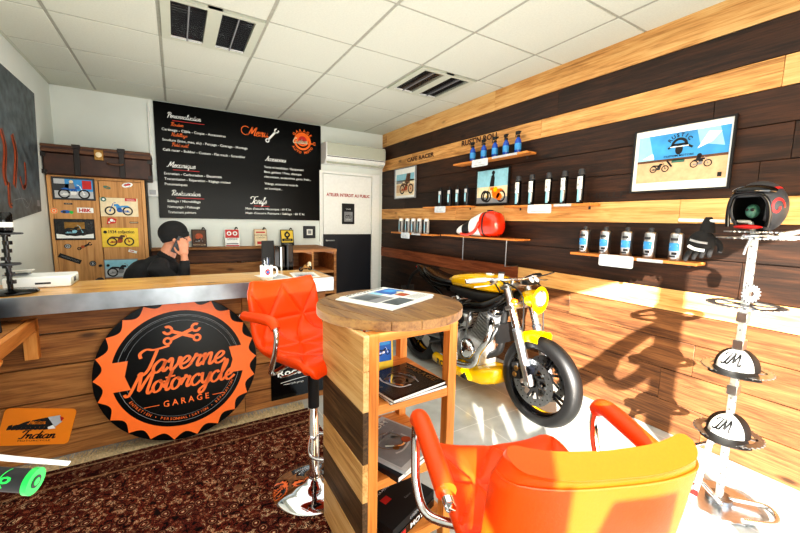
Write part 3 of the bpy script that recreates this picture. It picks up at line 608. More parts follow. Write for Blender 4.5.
sticker(-.372, 1.49, 'red tag sticker at the top corner of the cream plate', lambda b, w, h: b.m('red').rect(-.045, -.014, .045, .014, 14).m('white').text('INDIAN', 0, -.007, .013, 15, 'c'))
sticker(-.583, 1.487, 'green round sticker at the top left corner of the cream plate', lambda b, w, h: b.m('teal').disc(0, 0, .022, 14).m('white').disc(0, 0, .01, 15))

t = thing('trunk', 'old dark leather trunk with straps and brass lock on top of the wardrobe', 'trunk', (-.585, CY+.15, 1.692))
b = MB().m('trunk_leather').box2((-.395, -.2, 0), (.395, .2, .19)); b.build('body', t, bevel=.01)
b = MB().m('trunk_leather').box2((-.4, -.205, .192), (.4, .205, .262)); b.m('brown').box2((-.402, -.209, .195), (.402, -.203, .225)); b.m('brown').box2((-.402, -.209, .240), (.402, -.203, .26)); b.build('lid', t, bevel=.006)
b = MB().m('trunk_strap')
for x in (-.16, .17): b = MB().m('trunk_strap'); b.box2((x-.022, -.215, -.0), (x+.022, -.205, .27)); b.box2((x-.022, -.215, .262), (x+.022, .205, .27)); b.box2((x-.03, -.222, .235), (x+.03, -.205, .272)); b.build('strap', t, bevel=.003)
b = MB().m('bronze').box2((-.035, -.216, .15), (.035, -.205, .245)); b.m('cream').disc(0, 0, .001).at().lathe([(0, -.004), (.02, -.003), (.024, 0)], (0, -.216, .2), 'Y', 16); b.build('lock', t, bevel=.004)
b = MB().m('brown').tube([(.06, -.21, .13), (.08, -.235, .12), (.16, -.235, .12), (.18, -.21, .13)], .008, smoothpath=4); b.build('handle', t)
for x in (-.39, .39):
    for z in (.02, .17): b = MB().m('trunk_strap').box(x, -.195, z, .035, .03, .035); b.build('corner_cap', t)

# leather poster on the left wall
t = thing('leather_panel', 'dark grey poster with orange-red tyre shapes on the white left wall', 'poster', (LX, 4.0, 1.83))
b = MB().m('smoke_grey'); b.add([(.0005, -.70, -.58), (.0005, .32, -.47), (.0005, .44, .52), (.0005, -.70, .53), (.012, -.70, -.58), (.012, .32, -.47), (.012, .44, .52), (.012, -.70, .53)], [(0, 1, 2, 3), (4, 7, 6, 5), (0, 4, 5, 1), (1, 5, 6, 2), (2, 6, 7, 3), (3, 7, 4, 0)]); b.build('sheet', t)
b = MB().m('rust').frame((.0125, 0, 0), (0, 1, 0), (0, 0, 1))
for pts, w in (([(.40, .07), (.36, -.05), (.42, -.22), (.40, -.3)], .06), ([(.52, .1), (.50, -.05), (.53, -.2)], .05), ([(.2, .07), (.16, -.05), (.22, -.22), (.26, -.3)], .06), ([(.36, -.28), (.38, -.42), (.34, -.44)], .05), ([(-.02, -.1), (.0, -.25), (.06, -.3)], .04), ([(.12, -.22), (.08, -.3), (.02, -.28)], .03)):
    b.m('rust').line([(-a, z) for a, z in pts], w, 1, 6, .3); b.m('dark_brown').line([(-a+.012, z) for a, z in pts], w*.25, 2, 6, .3)
b.m('grey').line([(-.3, -.4), (-.1, -.38), (.0, -.42)], .004, 1, 5).line([(-.2, -.3), (-.05, -.45), (.1, -.36)], .004, 1, 5); b.m('grey').rect(.22, -.43, .29, -.38, 1)
b.build('print', t)

# ------------------------------------------------------------------ desk
t = thing('reception_desk', 'long timber reception desk with a metal-edged honey wood top', 'desk', (0, 0, 0))
DX0, DX1 = LX+.003, .93
b = MB().m('desk_front')
for k, (z0, z1) in enumerate(((.0, .14), (.145, .33), (.335, .52), (.525, .70), (.705, .835))):
    x = DX0; rr = random.Random(k+50)
    for c in ([-.2, DX1] if k % 2 else [.35, DX1]): b.r = rr.uniform(.05, .95); b.box2((x, 2.60-rr.uniform(0, .004), z0+.002), (c-.002, 2.63, z1)); x = c
b.r = 0; b.build('front_panel', t, bevel=.002)
b = MB().m('ledge_dark'); b.r = .4; b.box2((DX1-.03, 2.632, 0), (DX1, 2.93, .835)); b.r = .7; b.box2((DX0, 2.632, 0), (DX0+.03, 2.93, .835)); b.build('side_panel', t, bevel=.002)
b = MB().m('desk_top')
for k in range(3): b.r = .2+.3*k; b.box2((DX0, 2.485+k*.158, .84), (DX1+.01, 2.485+(k+1)*.158-.001, .93))
b.build('worktop', t, bevel=.002)
b = MB().m('alu_strip').box2((DX0, 2.478, .835), (DX1+.018, 2.484, .931)); b.box2((DX1+.0105, 2.484, .835), (DX1+.0185, 2.96, .931)); b.build('edge_strip', t, bevel=.001)
DT = .9305

# round garage sign: stands on the floor and leans on the desk
t = thing('round_sign', 'big round black and orange Taverne Motorcycle Garage sign leaning on the desk', 'sign', (-.008, 2.447, 0.0125), rot=(-math.atan2(.125, .84), 0, 0))
R_ = .425
b = MB().m('board_black'); b.frame((0, .0, R_), (1, 0, 0), (0, 0, 1)); b.lathe([(0, -.016), (R_, -.016), (R_+.001, -.008), (R_, 0), (0, 0)], seg=72); b.build('board', t)
b = MB().frame((0, -.0012, R_), (1, 0, 0), (0, 0, 1)).m('orange')
n = 22*8; vs = []
for k in range(n+1):
    a = 2*PI*k/n; ph = (k % 8)/8; ro = .425-.036*abs(math.sin(PI*ph))**.8 if True else 0
    ro = .385+.038*(1-abs(math.sin(PI*ph+0)))
    vs += [(.345*math.cos(a), .345*math.sin(a), .0005), (ro*math.cos(a), ro*math.sin(a), .0005)]
b.add(vs, [(2*k, 2*k+1, 2*k+3, 2*k+2) for k in range(n)])
b.m('grey').ring(0, 0, .318, .3205, 1).ring(0, 0, .285, .2865, 1).ring(0, 0, .31, .3115, 1, a0=PI*.1, a1=PI*.85)
b.m('orange')
for sx in (-1, 1):
    b.poly([(sx*.36, .085), (sx*.262, .085), (sx*.28, .0), (sx*.255, -.08), (sx*.36, -.08)], 2)
b.m('black_gloss')
b.m('orange'); wrench(b, .01, .202, .19, .40, 2, .14); wrench(b, .01, .202, .19, PI-.40, 3, .14)
b.script('Taverne', -.235, -.004, .068, 3, .23, .28, 0, .35, sx=1.04)
b.script('Motorcycle', -.275, -.118, .064, 4, .23, .28, 0, .35, sx=.96)
b.text('G A R A G E', .015, -.215, .036, 3, 'c', w=.24, bold=.015).line([(-.20, -.198), (-.125, -.198)], .004, 3).line([(.155, -.198), (.225, -.198)], .004, 3)
b.m('orange').arctext('ENTRETIEN • PERSONNALISATION • RÉPARATION', 0, 0, .2995, .016, PI*1.16, PI*1.86, 3, True)
b.build('emblem', t)
# orange plate on the desk front
t = thing('orange_plate', 'orange rounded plate reading Indian Motorcycle tilted on the desk front', 'sign', (-.685, 2.585, .205), rot=(0, math.radians(15), 0))
def rrect(w, h, r, n=5):
    P = []
    for cx, cy, a0 in ((w/2-r, h/2-r, 0), (-w/2+r, h/2-r, PI/2), (-w/2+r, -h/2+r, PI), (w/2-r, -h/2+r, PI*1.5)):
        P += [(cx+r*math.cos(a0+PI/2*k/n), cy+r*math.sin(a0+PI/2*k/n)) for k in range(n+1)]
    return P
b = MB().m('orange_plate').frame((0, 0, 0), (1, 0, 0), (0, 0, 1)); b.prism(rrect(.29, .2, .022), -.008); b.build('plate', t, bevel=.001)
b = MB().frame((0, -.0012, 0), (1, 0, 0), (0, 0, 1)).m('black_matte')
b.script('Indian', -.065, -.062, .022, 2, .28, sx=1.2).text('MOTORCYCLE', 0, -.078, .009, 2, 'c', w=.13)
b.poly([(-.11, -.005), (-.05, .03), (.02, .05), (.07, .062), (.09, .04), (.07, .005)], 1); b.m('orange_plate').script('Indian', -.045, .017, .013, 3, .3)
b.m('black_matte')
for k in range(9): b.poly([(-.12+.018*k, -.016), (-.1+.018*k, -.012), (-.1+.018*k, .014), (-.115+.018*k, .008)], 2)
b.m('grey_light').poly([(.03, .055), (.08, .066), (.095, .03), (.07, .0), (.055, .02)], 3); b.m('red').poly([(.08, .06), (.1, .05), (.09, .03)], 4); b.m('white').poly([(.04, .0), (.06, .012), (.075, -.008), (.045, -.012)], 4)
b.build('emblem', t)
# black sign behind stool
t = thing('black_sign', 'black rectangular sign with white gothic Roosevelt lettering on the desk front', 'sign', (.728, 2.592, .19))
b = MB().m('black_gloss').box2((-.205, -.006, -.14), (.205, .006, .14)); b.build('board', t, bevel=.002)
b = MB().frame((0, -.0068, 0), (1, 0, 0), (0, 0, 1)).m('white'); b.text('Roosevelt', -.16, .03, .05, 1, w=.34, bold=.025).line([(-.14, -.02), (.0, -.005), (.1, .0), (.17, .01)], .004, 1, 5).text('motorcycle garage', -.12, -.04, .014, 1); b.build('lettering', t)

# things on the desk
t = thing('label_printer', 'white printer with a paper sheet on the left end of the desk', 'printer', (-.66, 2.84, DT))
b = MB().m('white').box2((-.15, -.085, 0), (.13, .12, .062)); b.build('housing', t, bevel=.008)
b = MB().m('grey_dark').box2((-.02, -.0865, .02), (.045, -.0835, .03)); b.m('fixture_white').box2((.131, -.08, .01), (.133, .1, .05)); b.m('grey_dark').box2((.1325, -.02, .02), (.134, .03, .045)); b.build('slot', t)
b = MB().m('paper').bar((-.13, .05, .065), (-.06, -.1, .105), .1, .002); b.m('grey').box(-.12, .04, .066, .1, .08, .006); b.build('paper_tray', t)
# camshaft lamp
t = thing('camshaft_stand', 'black camshaft stand on a round base at the left end of the desk', 'stand', (-.742, 2.63, DT))
b = MB().m('black_gloss').lathe([(0, 0), (.105, 0), (.108, .006), (.1, .014), (.03, .02), (.012, .024), (0, .024)], seg=40); b.build('base', t)
b = MB().m('black_gloss').lathe([(0, .02), (.011, .02), (.011, .31), (0, .31)], seg=16)
for k, z in enumerate((.05, .09, .13, .17, .21, .25, .29)):
    a = k*1.3; b.cyl((.006*math.cos(a), .006*math.sin(a), z), (.006*math.cos(a), .006*math.sin(a), z+.018), .019, seg=16)
b.m('grey_dark').lathe([(.0, .145), (.048, .146), (.05, .15), (.048, .155), (0, .156)], seg=24).lathe([(0, .3), (.065, .302), (.068, .306), (.065, .31), (0, .312)], seg=24); b.build('camshaft', t)
t = thing('candle_jar', 'black and white jar standing on the camshaft stand', 'jar', (-.742, 2.63, DT+.3125))
b = MB().m('black_gloss').lathe([(0, 0), (.03, 0), (.034, .01), (.034, .09), (.028, .1), (0, .1)], seg=24); b.build('glass', t); b = MB().m('paper').lathe([(.0345, .025), (.0348, .026), (.0348, .05), (.0345, .051)], seg=24); b.build('label_band', t)
# mug with pens
t = thing('mug', 'white mug with a printed badge full of pens on the desk', 'mug', (.505, 2.56, DT))
b = MB().m('white').lathe([(0, .0), (.036, 0), (.04, .004), (.041, .095), (.038, .097), (.036, .09), (.036, .008), (0, .006)], seg=32); b.build('cup', t)
b = MB().m('white').tube([(.038, 0, .08), (.062, 0, .078), (.07, 0, .05), (.06, 0, .025), (.038, 0, .02)], .006, smoothpath=5); b.build('handle', t)
b = MB().m('red'); b.map = lambda v: (.0416*math.sin(v.x/.0416), -.0416*math.cos(v.x/.0416)-v.z, v.y); b.disc(0, .055, .016, 1, .02).m('blue').disc(0, .055, .009, 2, .01).m('white').line([(-.012, .055), (.012, .058)], .003, 3); b.build('badge', t)
PG = 'pens in the desk mug'
for k in range(7):
    a = k*2.4; dx, dy = .017*math.cos(a), .017*math.sin(a)
    b = MB().m(['navy', 'black_matte', 'grey_light', 'blue', 'black_gloss', 'grey_dark', 'chrome'][k]).tube([(0, 0, 0), (dx*.9, dy*.9, .12+.006*(k % 3))], .0036, 8).tube([(dx*.9, dy*.9, .12+.006*(k % 3)), (dx*.98, dy*.98, .13+.006*(k % 3))], .0022, 6)
    o = b.build('pen'); o.location = (.505+dx*.5, 2.56+dy*.5, DT+.009); tag(o, 'pen standing upright in the white desk mug', 'pen', PG)
# papers
for k, (x, y, a, lab) in enumerate(((.57, 2.66, .15, 'white printed form on the desk beside the mug'), (.79, 2.66, -.12, 'framed leaflet sheet at the right end of the desk'))):
    t = thing('paper_sheet', lab, 'paper', (x, y, DT), a)
    b = MB().m('paper').box2((-.09, -.13, 0), (.09, .13, .0018)); b.build('sheet', t)
    b = MB().at(0, 0, .0019).m('grey_light').rect(-.07, -.1, .07, .02); b.m('grey_dark').text('GARAGE TARIFS' if k else 'ENTRETIEN', 0, .08, .016, 1, 'c')
    for q in range(6): b.m('grey').line([(-.06, .06-.012*q), (.06, .06-.012*q)], .0025, 1)
    if k: b.m('grey_dark').moto(0, -.05, .11, 2)
    b.build('print', t)
# computer screen, tower, phone dock
t = thing('computer_monitor', 'black computer screen seen edge-on behind the pen mug', 'monitor', (.69, 3.12, DT))
t.location = (.62, 3.07, 0)
b = MB().m('black_matte').box(0, 0, 1.06, .10, .018, .2, Matrix.Rotation(.25, 3, 'Z')); b.build('screen', t, bevel=.004)
b = MB().m('grey_dark').cyl((0, .03, .757), (0, .02, 1.0), .014); b.box(0, .02, .753, .16, .12, .012); b.build('foot', t, bevel=.003)
t2 = thing('desk_lower', 'lower inner desk board behind the counter', 'desk', (0, 0, 0)); t2['label'] = 'lower wooden work surface behind the counter front'
b = MB().m('ledge_wood'); b.r = .5; b.box2((-.3, 2.966, .715), (.93, 3.23, .745)); b.build('board', t2, bevel=.002)
for x in (-.27, .9): b = MB().m('ledge_dark'); b.box2((x-.02, 3.17, 0), (x+.02, 3.21, .715)); b.build('leg', t2)
b = MB().m('ledge_dark').box2((-.3, 2.966, .68), (.93, 2.985, .714)); b.build('rail', t2)
for x, w, h, mt, lab, nm in ((.715, .045, .2, 'white', 'narrow white device standing beside the black screen', 'router'), (.775, .06, .215, 'black_gloss', 'tall black speaker standing on the inner desk', 'desk_speaker')):
    t = thing(nm, lab, 'electronics', (x, 3.08, .7455), .2)
    b = MB().m('black_gloss' if mt == 'white' else mt).box2((-w/2, -.05, .004), (w/2, .05, .17+h)); b.build('housing', t, bevel=.006)
    b = MB().m(mt if mt == 'white' else 'grey_dark').box2((-w/2+.003, -.054, .01), (-w/2+.016, -.049, .165+h)).box2((-w/2, -.05, 0), (w/2, .05, .005)); b.build('front', t, bevel=.001)
t = thing('desk_figurine', 'small model motorcycle ornament at the right back of the desk', 'ornament', (.86, 2.86, DT), .4)
b = MB().m('bronze').tube([(-.045, 0, .018), (-.02, 0, .03), (.02, 0, .03), (.045, 0, .018)], .006).ell((0, 0, .04), (.02, .01, .012)); b.tube([(.045, 0, .018), (.03, 0, .06), (.02, -.015, .065)], .003); b.build('frame', t)
for x in (-.045, .045): b = MB().m('black_matte').lathe([(.009, -.004), (.018, -.004), (.018, .004), (.009, .004), (.009, -.004)], (x, 0, .0185), 'Y', 20); b.build('wheel', t)
b = MB().m('cream').lathe([(0, 0), (.014, 0), (.014, .06), (.004, .066), (0, .066)], (.05, .06, 0), seg=16); o = b.build('candle'); o.location = (.86, 2.86, DT); tag(o, 'short cream candle beside the model motorcycle on the desk', 'candle')

# ------------------------------------------------------------------ left wall shelf with speaker
t = thing('wall_shelf', 'slatted wooden shelf with bracket fixed to the left wall and desk front', 'shelf', (0, 0, 0))
b = MB().m('desk_front')
for k in range(4): b.r = .1+.2*k; b.box2((LX+.002+k*.078, 1.05, .772), (LX+.076+k*.078, 2.595, .795))
b.build('top', t, bevel=.002)
b = MB().m('honey_y'); b.r = .4; b.box2((-.675, 1.05, .735), (-.645, 2.57, .797)); b.build('rail', t, bevel=.002)
b = MB().m('honey'); b.r = .7; b.box2((-.70, 2.556, .585), (-.645, 2.597, .797)); b.build('bracket', t, bevel=.002)
b = MB().m('honey'); b.r = .2; b.bar((-.66, 2.12, .73), (-.96, 2.05, .30), .05, .035); b.bar((-.66, 1.15, .73), (-.96, 1.15, .30), .05, .035); b.build('brace', t, bevel=.002)
t = thing('speaker', 'black loudspeaker with round cone on the left wall shelf', 'speaker', (-.81, 2.36, .7955), .5)
b = MB().m('black_matte').loft([[Vector((x, y, z)) for x, y in ((-.085-.0*z, -.075+z*.25), (.085, -.075+z*.25), (.085, .075), (-.085, .075))] for z in (0, .125)], smooth=False); b.build('cabinet', t, bevel=.006)
b = MB().m('grey').at(0, -.063, .06, PI/2-.25).annulus(.045, .055, .006).m('grey_dark').annulus(.014, .045, .003).m('cyan').annulus(0.001, .014, .008); b.build('cone', t)

# ------------------------------------------------------------------ rug
b = MB().m('rug_weave').box2((LX+.02, -.3, 0.0005), (.74, 2.45, .012)); rug = b.build('rug', bevel=.003); tag(rug, 'dark red oriental rug with fine floral pattern in front of the desk', 'rug')
b = MB().m('fringe'); rr = random.Random(3)
for k in range(900):
    x = LX+.03+k*(1.68/900); l = rr.uniform(.06, .14); dx = rr.uniform(-.03, .03)
    b.tube([(x, 2.448, .008), (x+dx*.5, 2.448+l*.5, .006+rr.uniform(0, .006)), (x+dx, 2.448+l, .003)], .0028, 5)
o = b.build('fringe', rug); o['kind'] = 'stuff'

# ------------------------------------------------------------------ bar stools
def smooth_profile(pts, n=7): return catmull([(0, y, z) for y, z in pts], n)
def make_stool(name, label, loc, fdir, dz=0.):
    rz = math.atan2(-fdir[0], fdir[1])
    t = thing(name, label, 'bar stool', loc, rz)
    b = MB().m('chrome').lathe([(0, .0), (.195, .0), (.2, .004), (.195, .01), (.12, .02), (.05, .035), (.034, .05), (0, .05)], seg=56); b.build('base', t)
    b = MB().m('chrome').lathe([(0, .045), (.03, .045), (.03, .08), (.024, .09), (.024, .38), (.021, .385), (.021, .585+dz), (0, .585+dz)], seg=24); b.build('column', t)
    b = MB().m('black_matte').lathe([(0, .36+dz), (.0265, .36+dz), (.0265, .56+dz), (0, .56+dz)], seg=24); b.build('sleeve', t)
    b = MB().m('chrome').tube([(.02, 0, .27), (.10, .10, .262), (.08, .175, .26), (0, .2, .26), (-.08, .175, .26), (-.10, .10, .262), (-.02, 0, .27)], .009, smoothpath=5); b.build('footrest', t)
    b = MB().m('black_matte').at(0, 0, dz).box2((-.09, -.09, .585), (.09, .09, .6)); b.m('chrome').tube([(.03, 0, .575), (.15, .02, .57), (.19, .02, .575)], .005); b.build('seat_plate', t, bevel=.003)
    # shell: quilted leather seat running up into the backrest
    prof = smooth_profile([(.225, .625), (.222, .655), (.17, .672), (.06, .664), (-.06, .66), (-.15, .668), (-.20, .71), (-.225, .80), (-.24, .88), (-.252, .935), (-.262, .955)], 12)
    prof = [p+Vector((0, 0, dz)) for p in prof]
    nu, nv = 90, len(prof); Wd = .205; L = [0]
    for i in range(1, nv): L.append(L[-1]+(prof[i]-prof[i-1]).length)
    Lt = L[-1]
    creases = []
    def zig(v0, v1, k):
        for i in range(k):
            u0, u1 = -1+2*i/k, -1+2*(i+1)/k; um = (u0+u1)/2
            creases.extend([((u0, v0), (um, v1)), ((um, v1), (u1, v0))])
        creases.append(((-1, v1), (1, v1)))
    zig(.06, .27, 2); zig(.48, .27, 2); zig(.50, .74, 2); zig(.96, .74, 2)
    creases.append(((-1, .49), (1, .49)))
    def cd(u, v):
        best = 9
        for (a, c), (e, f) in creases:
            ax, ay, ex, ey = a*Wd, c*Lt, e*Wd, f*Lt; px_, py_ = u*Wd, v*Lt
            dx, dy = ex-ax, ey-ay; q = max(0, min(1, ((px_-ax)*dx+(py_-ay)*dy)/(dx*dx+dy*dy)))
            best = min(best, math.hypot(px_-ax-q*dx, py_-ay-q*dy))
        return best
    def nrm(i):
        d = prof[min(i+1, nv-1)]-prof[max(i-1, 0)]; return Vector((0, d.z, -d.y)).normalized()  # towards the sitter
    inn, out = [], []
    for i in range(nv):
        v = L[i]/Lt; n_ = nrm(i)
        wloc = Wd*(1-.10*max(0, v-.93)/.07-.16*max(0, .06-v)/.06)*(1-.05*v)
        th = .055-.012*v
        ri, ro = [], []
        for k in range(nu+1):
            u = -1+2*k/nu; x = wloc*math.sin(u*PI/2)**1 if False else wloc*u
            edge = max(0, (abs(u)-.86)/.14)
            curl = .028*abs(u)**3  # sides lift towards the sitter
            rnd = .5*th*(1-math.sqrt(max(0, 1-edge*edge)))
            gr = .009*math.exp(-(cd(u, v)/.006)**2)*(1 if edge < .6 else 0)
            puff = .004*(1-math.exp(-(cd(u, v)/.03)**2))
            p = prof[i]
            ri.append(Vector((x, p.y, p.z))+n_*(curl-rnd-gr+puff)); ro.append(Vector((x, p.y, p.z))+n_*(curl-th+rnd))
        inn.append(ri); out.append(ro)
    b = MB().m('leather'); b.loft([r+list(reversed(q)) for r, q in zip(inn, out)], caps=True)
    sh = b.build('seat_shell', t, bevel=.0)
    b = MB().m('leather')
    for i in (nv-16,):
        b.tube([p+nrm(i)*-.002 for p in out[i]], .0022, 6)
    b.build('seam', sh)
    for sx in (-1, 1):
        b = MB().at(0, 0, dz).m('chrome').tube([(sx*.05, -.06, .603), (sx*.15, -.01, .603), (sx*.235, .03, .61), (sx*.258, .07, .66), (sx*.258, .10, .74), (sx*.257, .105, .80), (sx*.256, .085, .837), (sx*.254, .02, .840), (sx*.25, -.17, .823), (sx*.25, -.195, .821)], .0115, 12, smoothpath=6); a = b.build('armrest_tube', t)
        b = MB().at(0, 0, dz).m('leather').tube([(sx*.2565, .10, .823), (sx*.255, .075, .844), (sx*.254, .02, .846), (sx*.25, -.165, .828)], [.019, .022, .023, .021], 14, smoothpath=6); b.build('armrest_pad', a)
    return t
make_stool('bar_stool', 'orange-red quilted leather bar stool with chrome base standing on the rug', (.535, 1.672, .0125), (.321, -.947), .06)
make_stool('bar_stool', 'orange-red leather bar stool in the foreground lit by a sun patch on its back', (.712, .559, .0125), (.388, .922), -.012)

# ------------------------------------------------------------------ high round table with shelves
TX, TY = .51, 1.065; TW = .40
t = thing('bar_table', 'round-topped high table on a slatted wooden shelf box holding magazines', 'bar table', (TX+.2, TY+.2, 0))
q = TW/2
b = MB()
zz = [.0, .10, .20, .355, .50, .69, .835, .962]
for k in range(7):
    b.r = .1+.12*k; b.m('pallet_dark' if k in (2, 4) else 'pallet_light').box2((-q, -q, max(.013, zz[k]+.001)), (-q+.022, q, zz[k+1]-.001))
b.build('side_panel', t, bevel=.002)
for x, y in ((-q+.04, -q+.02), (q-.02, -q+.02), (-q+.045, q-.02), (q-.02, q-.02)):
    b = MB().m('honey'); b.r = .2+abs(x); b.box2((x-.018, y-.02, .0125 if x < 0 else .0005), (x+.02, y+.02, .962)); b.build('leg', t, bevel=.002)
for z in (.12, .395, .68):
    b = MB().m('honey_x'); b.r = z; b.box2((-q+.023, -q+.003, z-.012), (q-.003, -q+.024, z+.022)); b.box2((-q+.023, q-.024, z-.012), (q-.003, q-.003, z+.022))
    for k in range(4): b.r = z*.7+.1*k; b.box2((-q+.023, -q+.026+k*.0885, z), (q-.003, -q+.0265+(k+1)*.0885-.003, z+.019))
    b.build('shelf', t, bevel=.0015)
b = MB().m('honey_x'); b.r = .5; b.box2((-q+.023, -q+.002, .93), (q-.003, -q+.024, .962)); b.box2((q-.024, -q+.026, .93), (q-.003, q-.026, .962)); b.box2((-q+.023, q-.024, .93), (q-.003, q-.003, .962)); b.build('apron', t, bevel=.001)
# round top of several planks
b = MB().m('table_top'); Rt = .302; cx, cy = .045, .06
edges = [-Rt, -.2, -.09, .03, .14, .225, Rt]
b.at(cx, cy, 0, 0, 0, .35)
for k in range(6):
    y0, y1 = edges[k]+.0008, edges[k+1]-.0008; P = []
    b.r = .08+.15*k
    for j in range(9): y = y0+(y1-y0)*j/8; P.append((math.sqrt(max(0, Rt*Rt-y*y)), y))
    P += [(-x, y) for x, y in reversed(P)]
    P = [(-y, x) for x, y in P]
    b.prism(P, .036, .963)
b.build('tabletop', t, bevel=.003)
# newspaper on top
t = thing('newspaper', 'folded newspaper with colour photographs lying on the round table top', 'newspaper', (.775, 1.385, 1.0), 0)
a0 = math.atan2(.132, .296)
b = MB().m('paper')
for k in range(5): b.at(.004*k-.008, .003*((k*2) % 3), .0005+k*.0024, 0, 0, .42+.012*(k % 3)).box(0, 0, .001, .31, .30-.004*k, .002)
b.build('pages', t)
b = MB().at(.008, .004, .0128, 0, 0, .43); b.m('grey').rect(-.15, -.05, -.02, .10).m('smoke_grey').rect(-.14, -.0, -.05, .08, 2).m('smoke_grey').rect(-.13, -.14, .0, -.06, 1); b.m('blue').rect(.02, .0, .14, .10).m('sky').rect(.06, .03, .12, .08, 2); b.m('cream').disc(.09, .0, .018, 3); b.m('rust').rect(.03, -.06, .09, -.01)
for k in range(6): b.m('grey').line([(.02, -.075-.011*k), (.135, -.075-.011*k)], .003)
b.m('black_matte').text('MOTO JOURNAL', -.13, .12, .018, 1, w=.26, bold=.02); b.m('cyan').rect(-.02, .03, .015, .1); b.build('print', t)
# postcard, magazines, books on the shelves
t = thing('postcard', 'small yellow-bordered motorcycle picture standing on the upper table shelf', 'card', (.737, 1.335, .7002), rot=(-.08, 0, 0))
b = MB().m('yellow_paper').box2((-.045, -.002, 0), (.045, .002, .17)); b.build('card', t); b = MB().frame((0, -.0025, 0), (1, 0, 0), (0, 0, 1)).m('blue').rect(-.037, .04, .037, .155); b.m('sky').rect(-.03, .11, .03, .15, 2); b.moto(0, .085, .06, 3, 'navy', 'white'); b.build('print', t)
def magazine(name, label, loc, rz, w, h, th, cover, fn, cat='magazine', spine=None):
    t = thing(name, label, cat, loc, rz)
    b = MB().m('paper').box2((-w/2+.002, -h/2+.002, .001), (w/2-.001, h/2-.002, th-.001)); b.build('pages', t)
    b = MB().m(cover).box2((-w/2, -h/2, th-.0012), (w/2, h/2, th)).box2((-w/2, -h/2, 0), (w/2, h/2, .0012)).box2((-w/2-.0012, -h/2, 0), (-w/2+.001, h/2, th))
    if spine: b.box2((-w/2, -h/2-.0012, 0), (w/2, -h/2+.001, th))
    c = b.build('cover', t)
    b = MB().at(0, 0, th+.0002); fn(b, w, h)
    if spine: b.at(); b.frame((0, -h/2-.0014, 0), (1, 0, 0), (0, 0, 1)); spine(b, w, th)
    b.build('print', t); return t
def engine_art(b, w, h, title, tc, bg='picture_dark'):
    b.m(bg).rect(-w*.46, -h*.46, w*.46, h*.46)
    b.m('steel').ring(0, -.02, .035, .045, 2).ring(.01, -.02, .018, .024, 2).disc(.03, .02, .018, 2); b.m('bronze').ring(-.01, .01, .055, .058, 2).disc(-.03, -.04, .014, 3)
    b.m('grey_light')
    for k in range(5): b.line([(-.05+.01*k, .03+.005*k), (.02+.01*k, .055-.004*k)], .004, 3)
    b.line([(-.06, -.06), (-.02, -.07), (.05, -.05), (.06, .0)], .008, 3, 5)
    b.m('chrome').line([(-.05, .0), (0, -.05), (.05, -.03)], .01, 4, 5)
    b.m(tc).text(title, 0, h*.35, .026, 4, 'c', w=w*.78, bold=.02); b.m('bronze').text('No 12', 0, -h*.42, .01, 4, 'c')
magazine('magazine', 'dark glossy motorcycle magazine lying on top of the upper table shelf stack', (.725, 1.175, .7125), -1.42, .235, .26, .012, 'black_gloss', lambda b, w, h: engine_art(b, w, h, 'GARAGE', 'bronze'))
magazine('magazine', 'lower magazine with white page edges under the glossy one on the upper shelf', (.735, 1.18, .7002), -1.52, .235, .26, .012, 'black_gloss', lambda b, w, h: b.m('picture_dark').rect(-.05, -.05, .05, .05, 0))
def art2(b, w, h):
    engine_art(b, w, h*.9, 'CUSTOM', 'white', 'grey'); b.m('rust').disc(.04, -.04, .02, 5)
magazine('magazine', 'grey magazine with an engine photograph on top of the middle table shelf pile', (.715, 1.215, .4365), .42, .25, .30, .012, 'grey_light', art2)
magazine('magazine', 'dark covered magazine at the bottom of the middle table shelf pile', (.71, 1.205, .4145), .30, .25, .29, .021, 'navy', lambda b, w, h: b.m('navy').rect(-.05, -.05, .05, .05, 0))
def art3(b, w, h):
    b.m('white').text('LEGENDES', -.06, .06, .014, 1, rot=-.0).text('DE LA MOTO', -.06, .035, .011, 1); b.m('red').rect(-.06, -.02, -.02, .012); b.m('grey').text('Edition', .02, -.06, .01, 1)
magazine('book', 'thick black book lying on top on the lowest table shelf', (.715, 1.215, .176), .35, .27, .24, .035, 'black_matte', art3, 'book', lambda b, w, th: b.m('grey_light').text('LEGENDES', -.03, .010, .014, 1))
magazine('book', 'dark book with large white spine lettering at the bottom of the lowest shelf', (.715, 1.215, .1395), .35, .27, .245, .036, 'picture_dark', lambda b, w, h: b.m('black_matte').rect(-.05, -.05, .05, .05, 0), 'book', lambda b, w, th: b.m('red').rect(-.11, .006, -.06, .03, 1).m('white').text('MOTO', -.03, .008, .022, 1, w=.12, bold=.03))

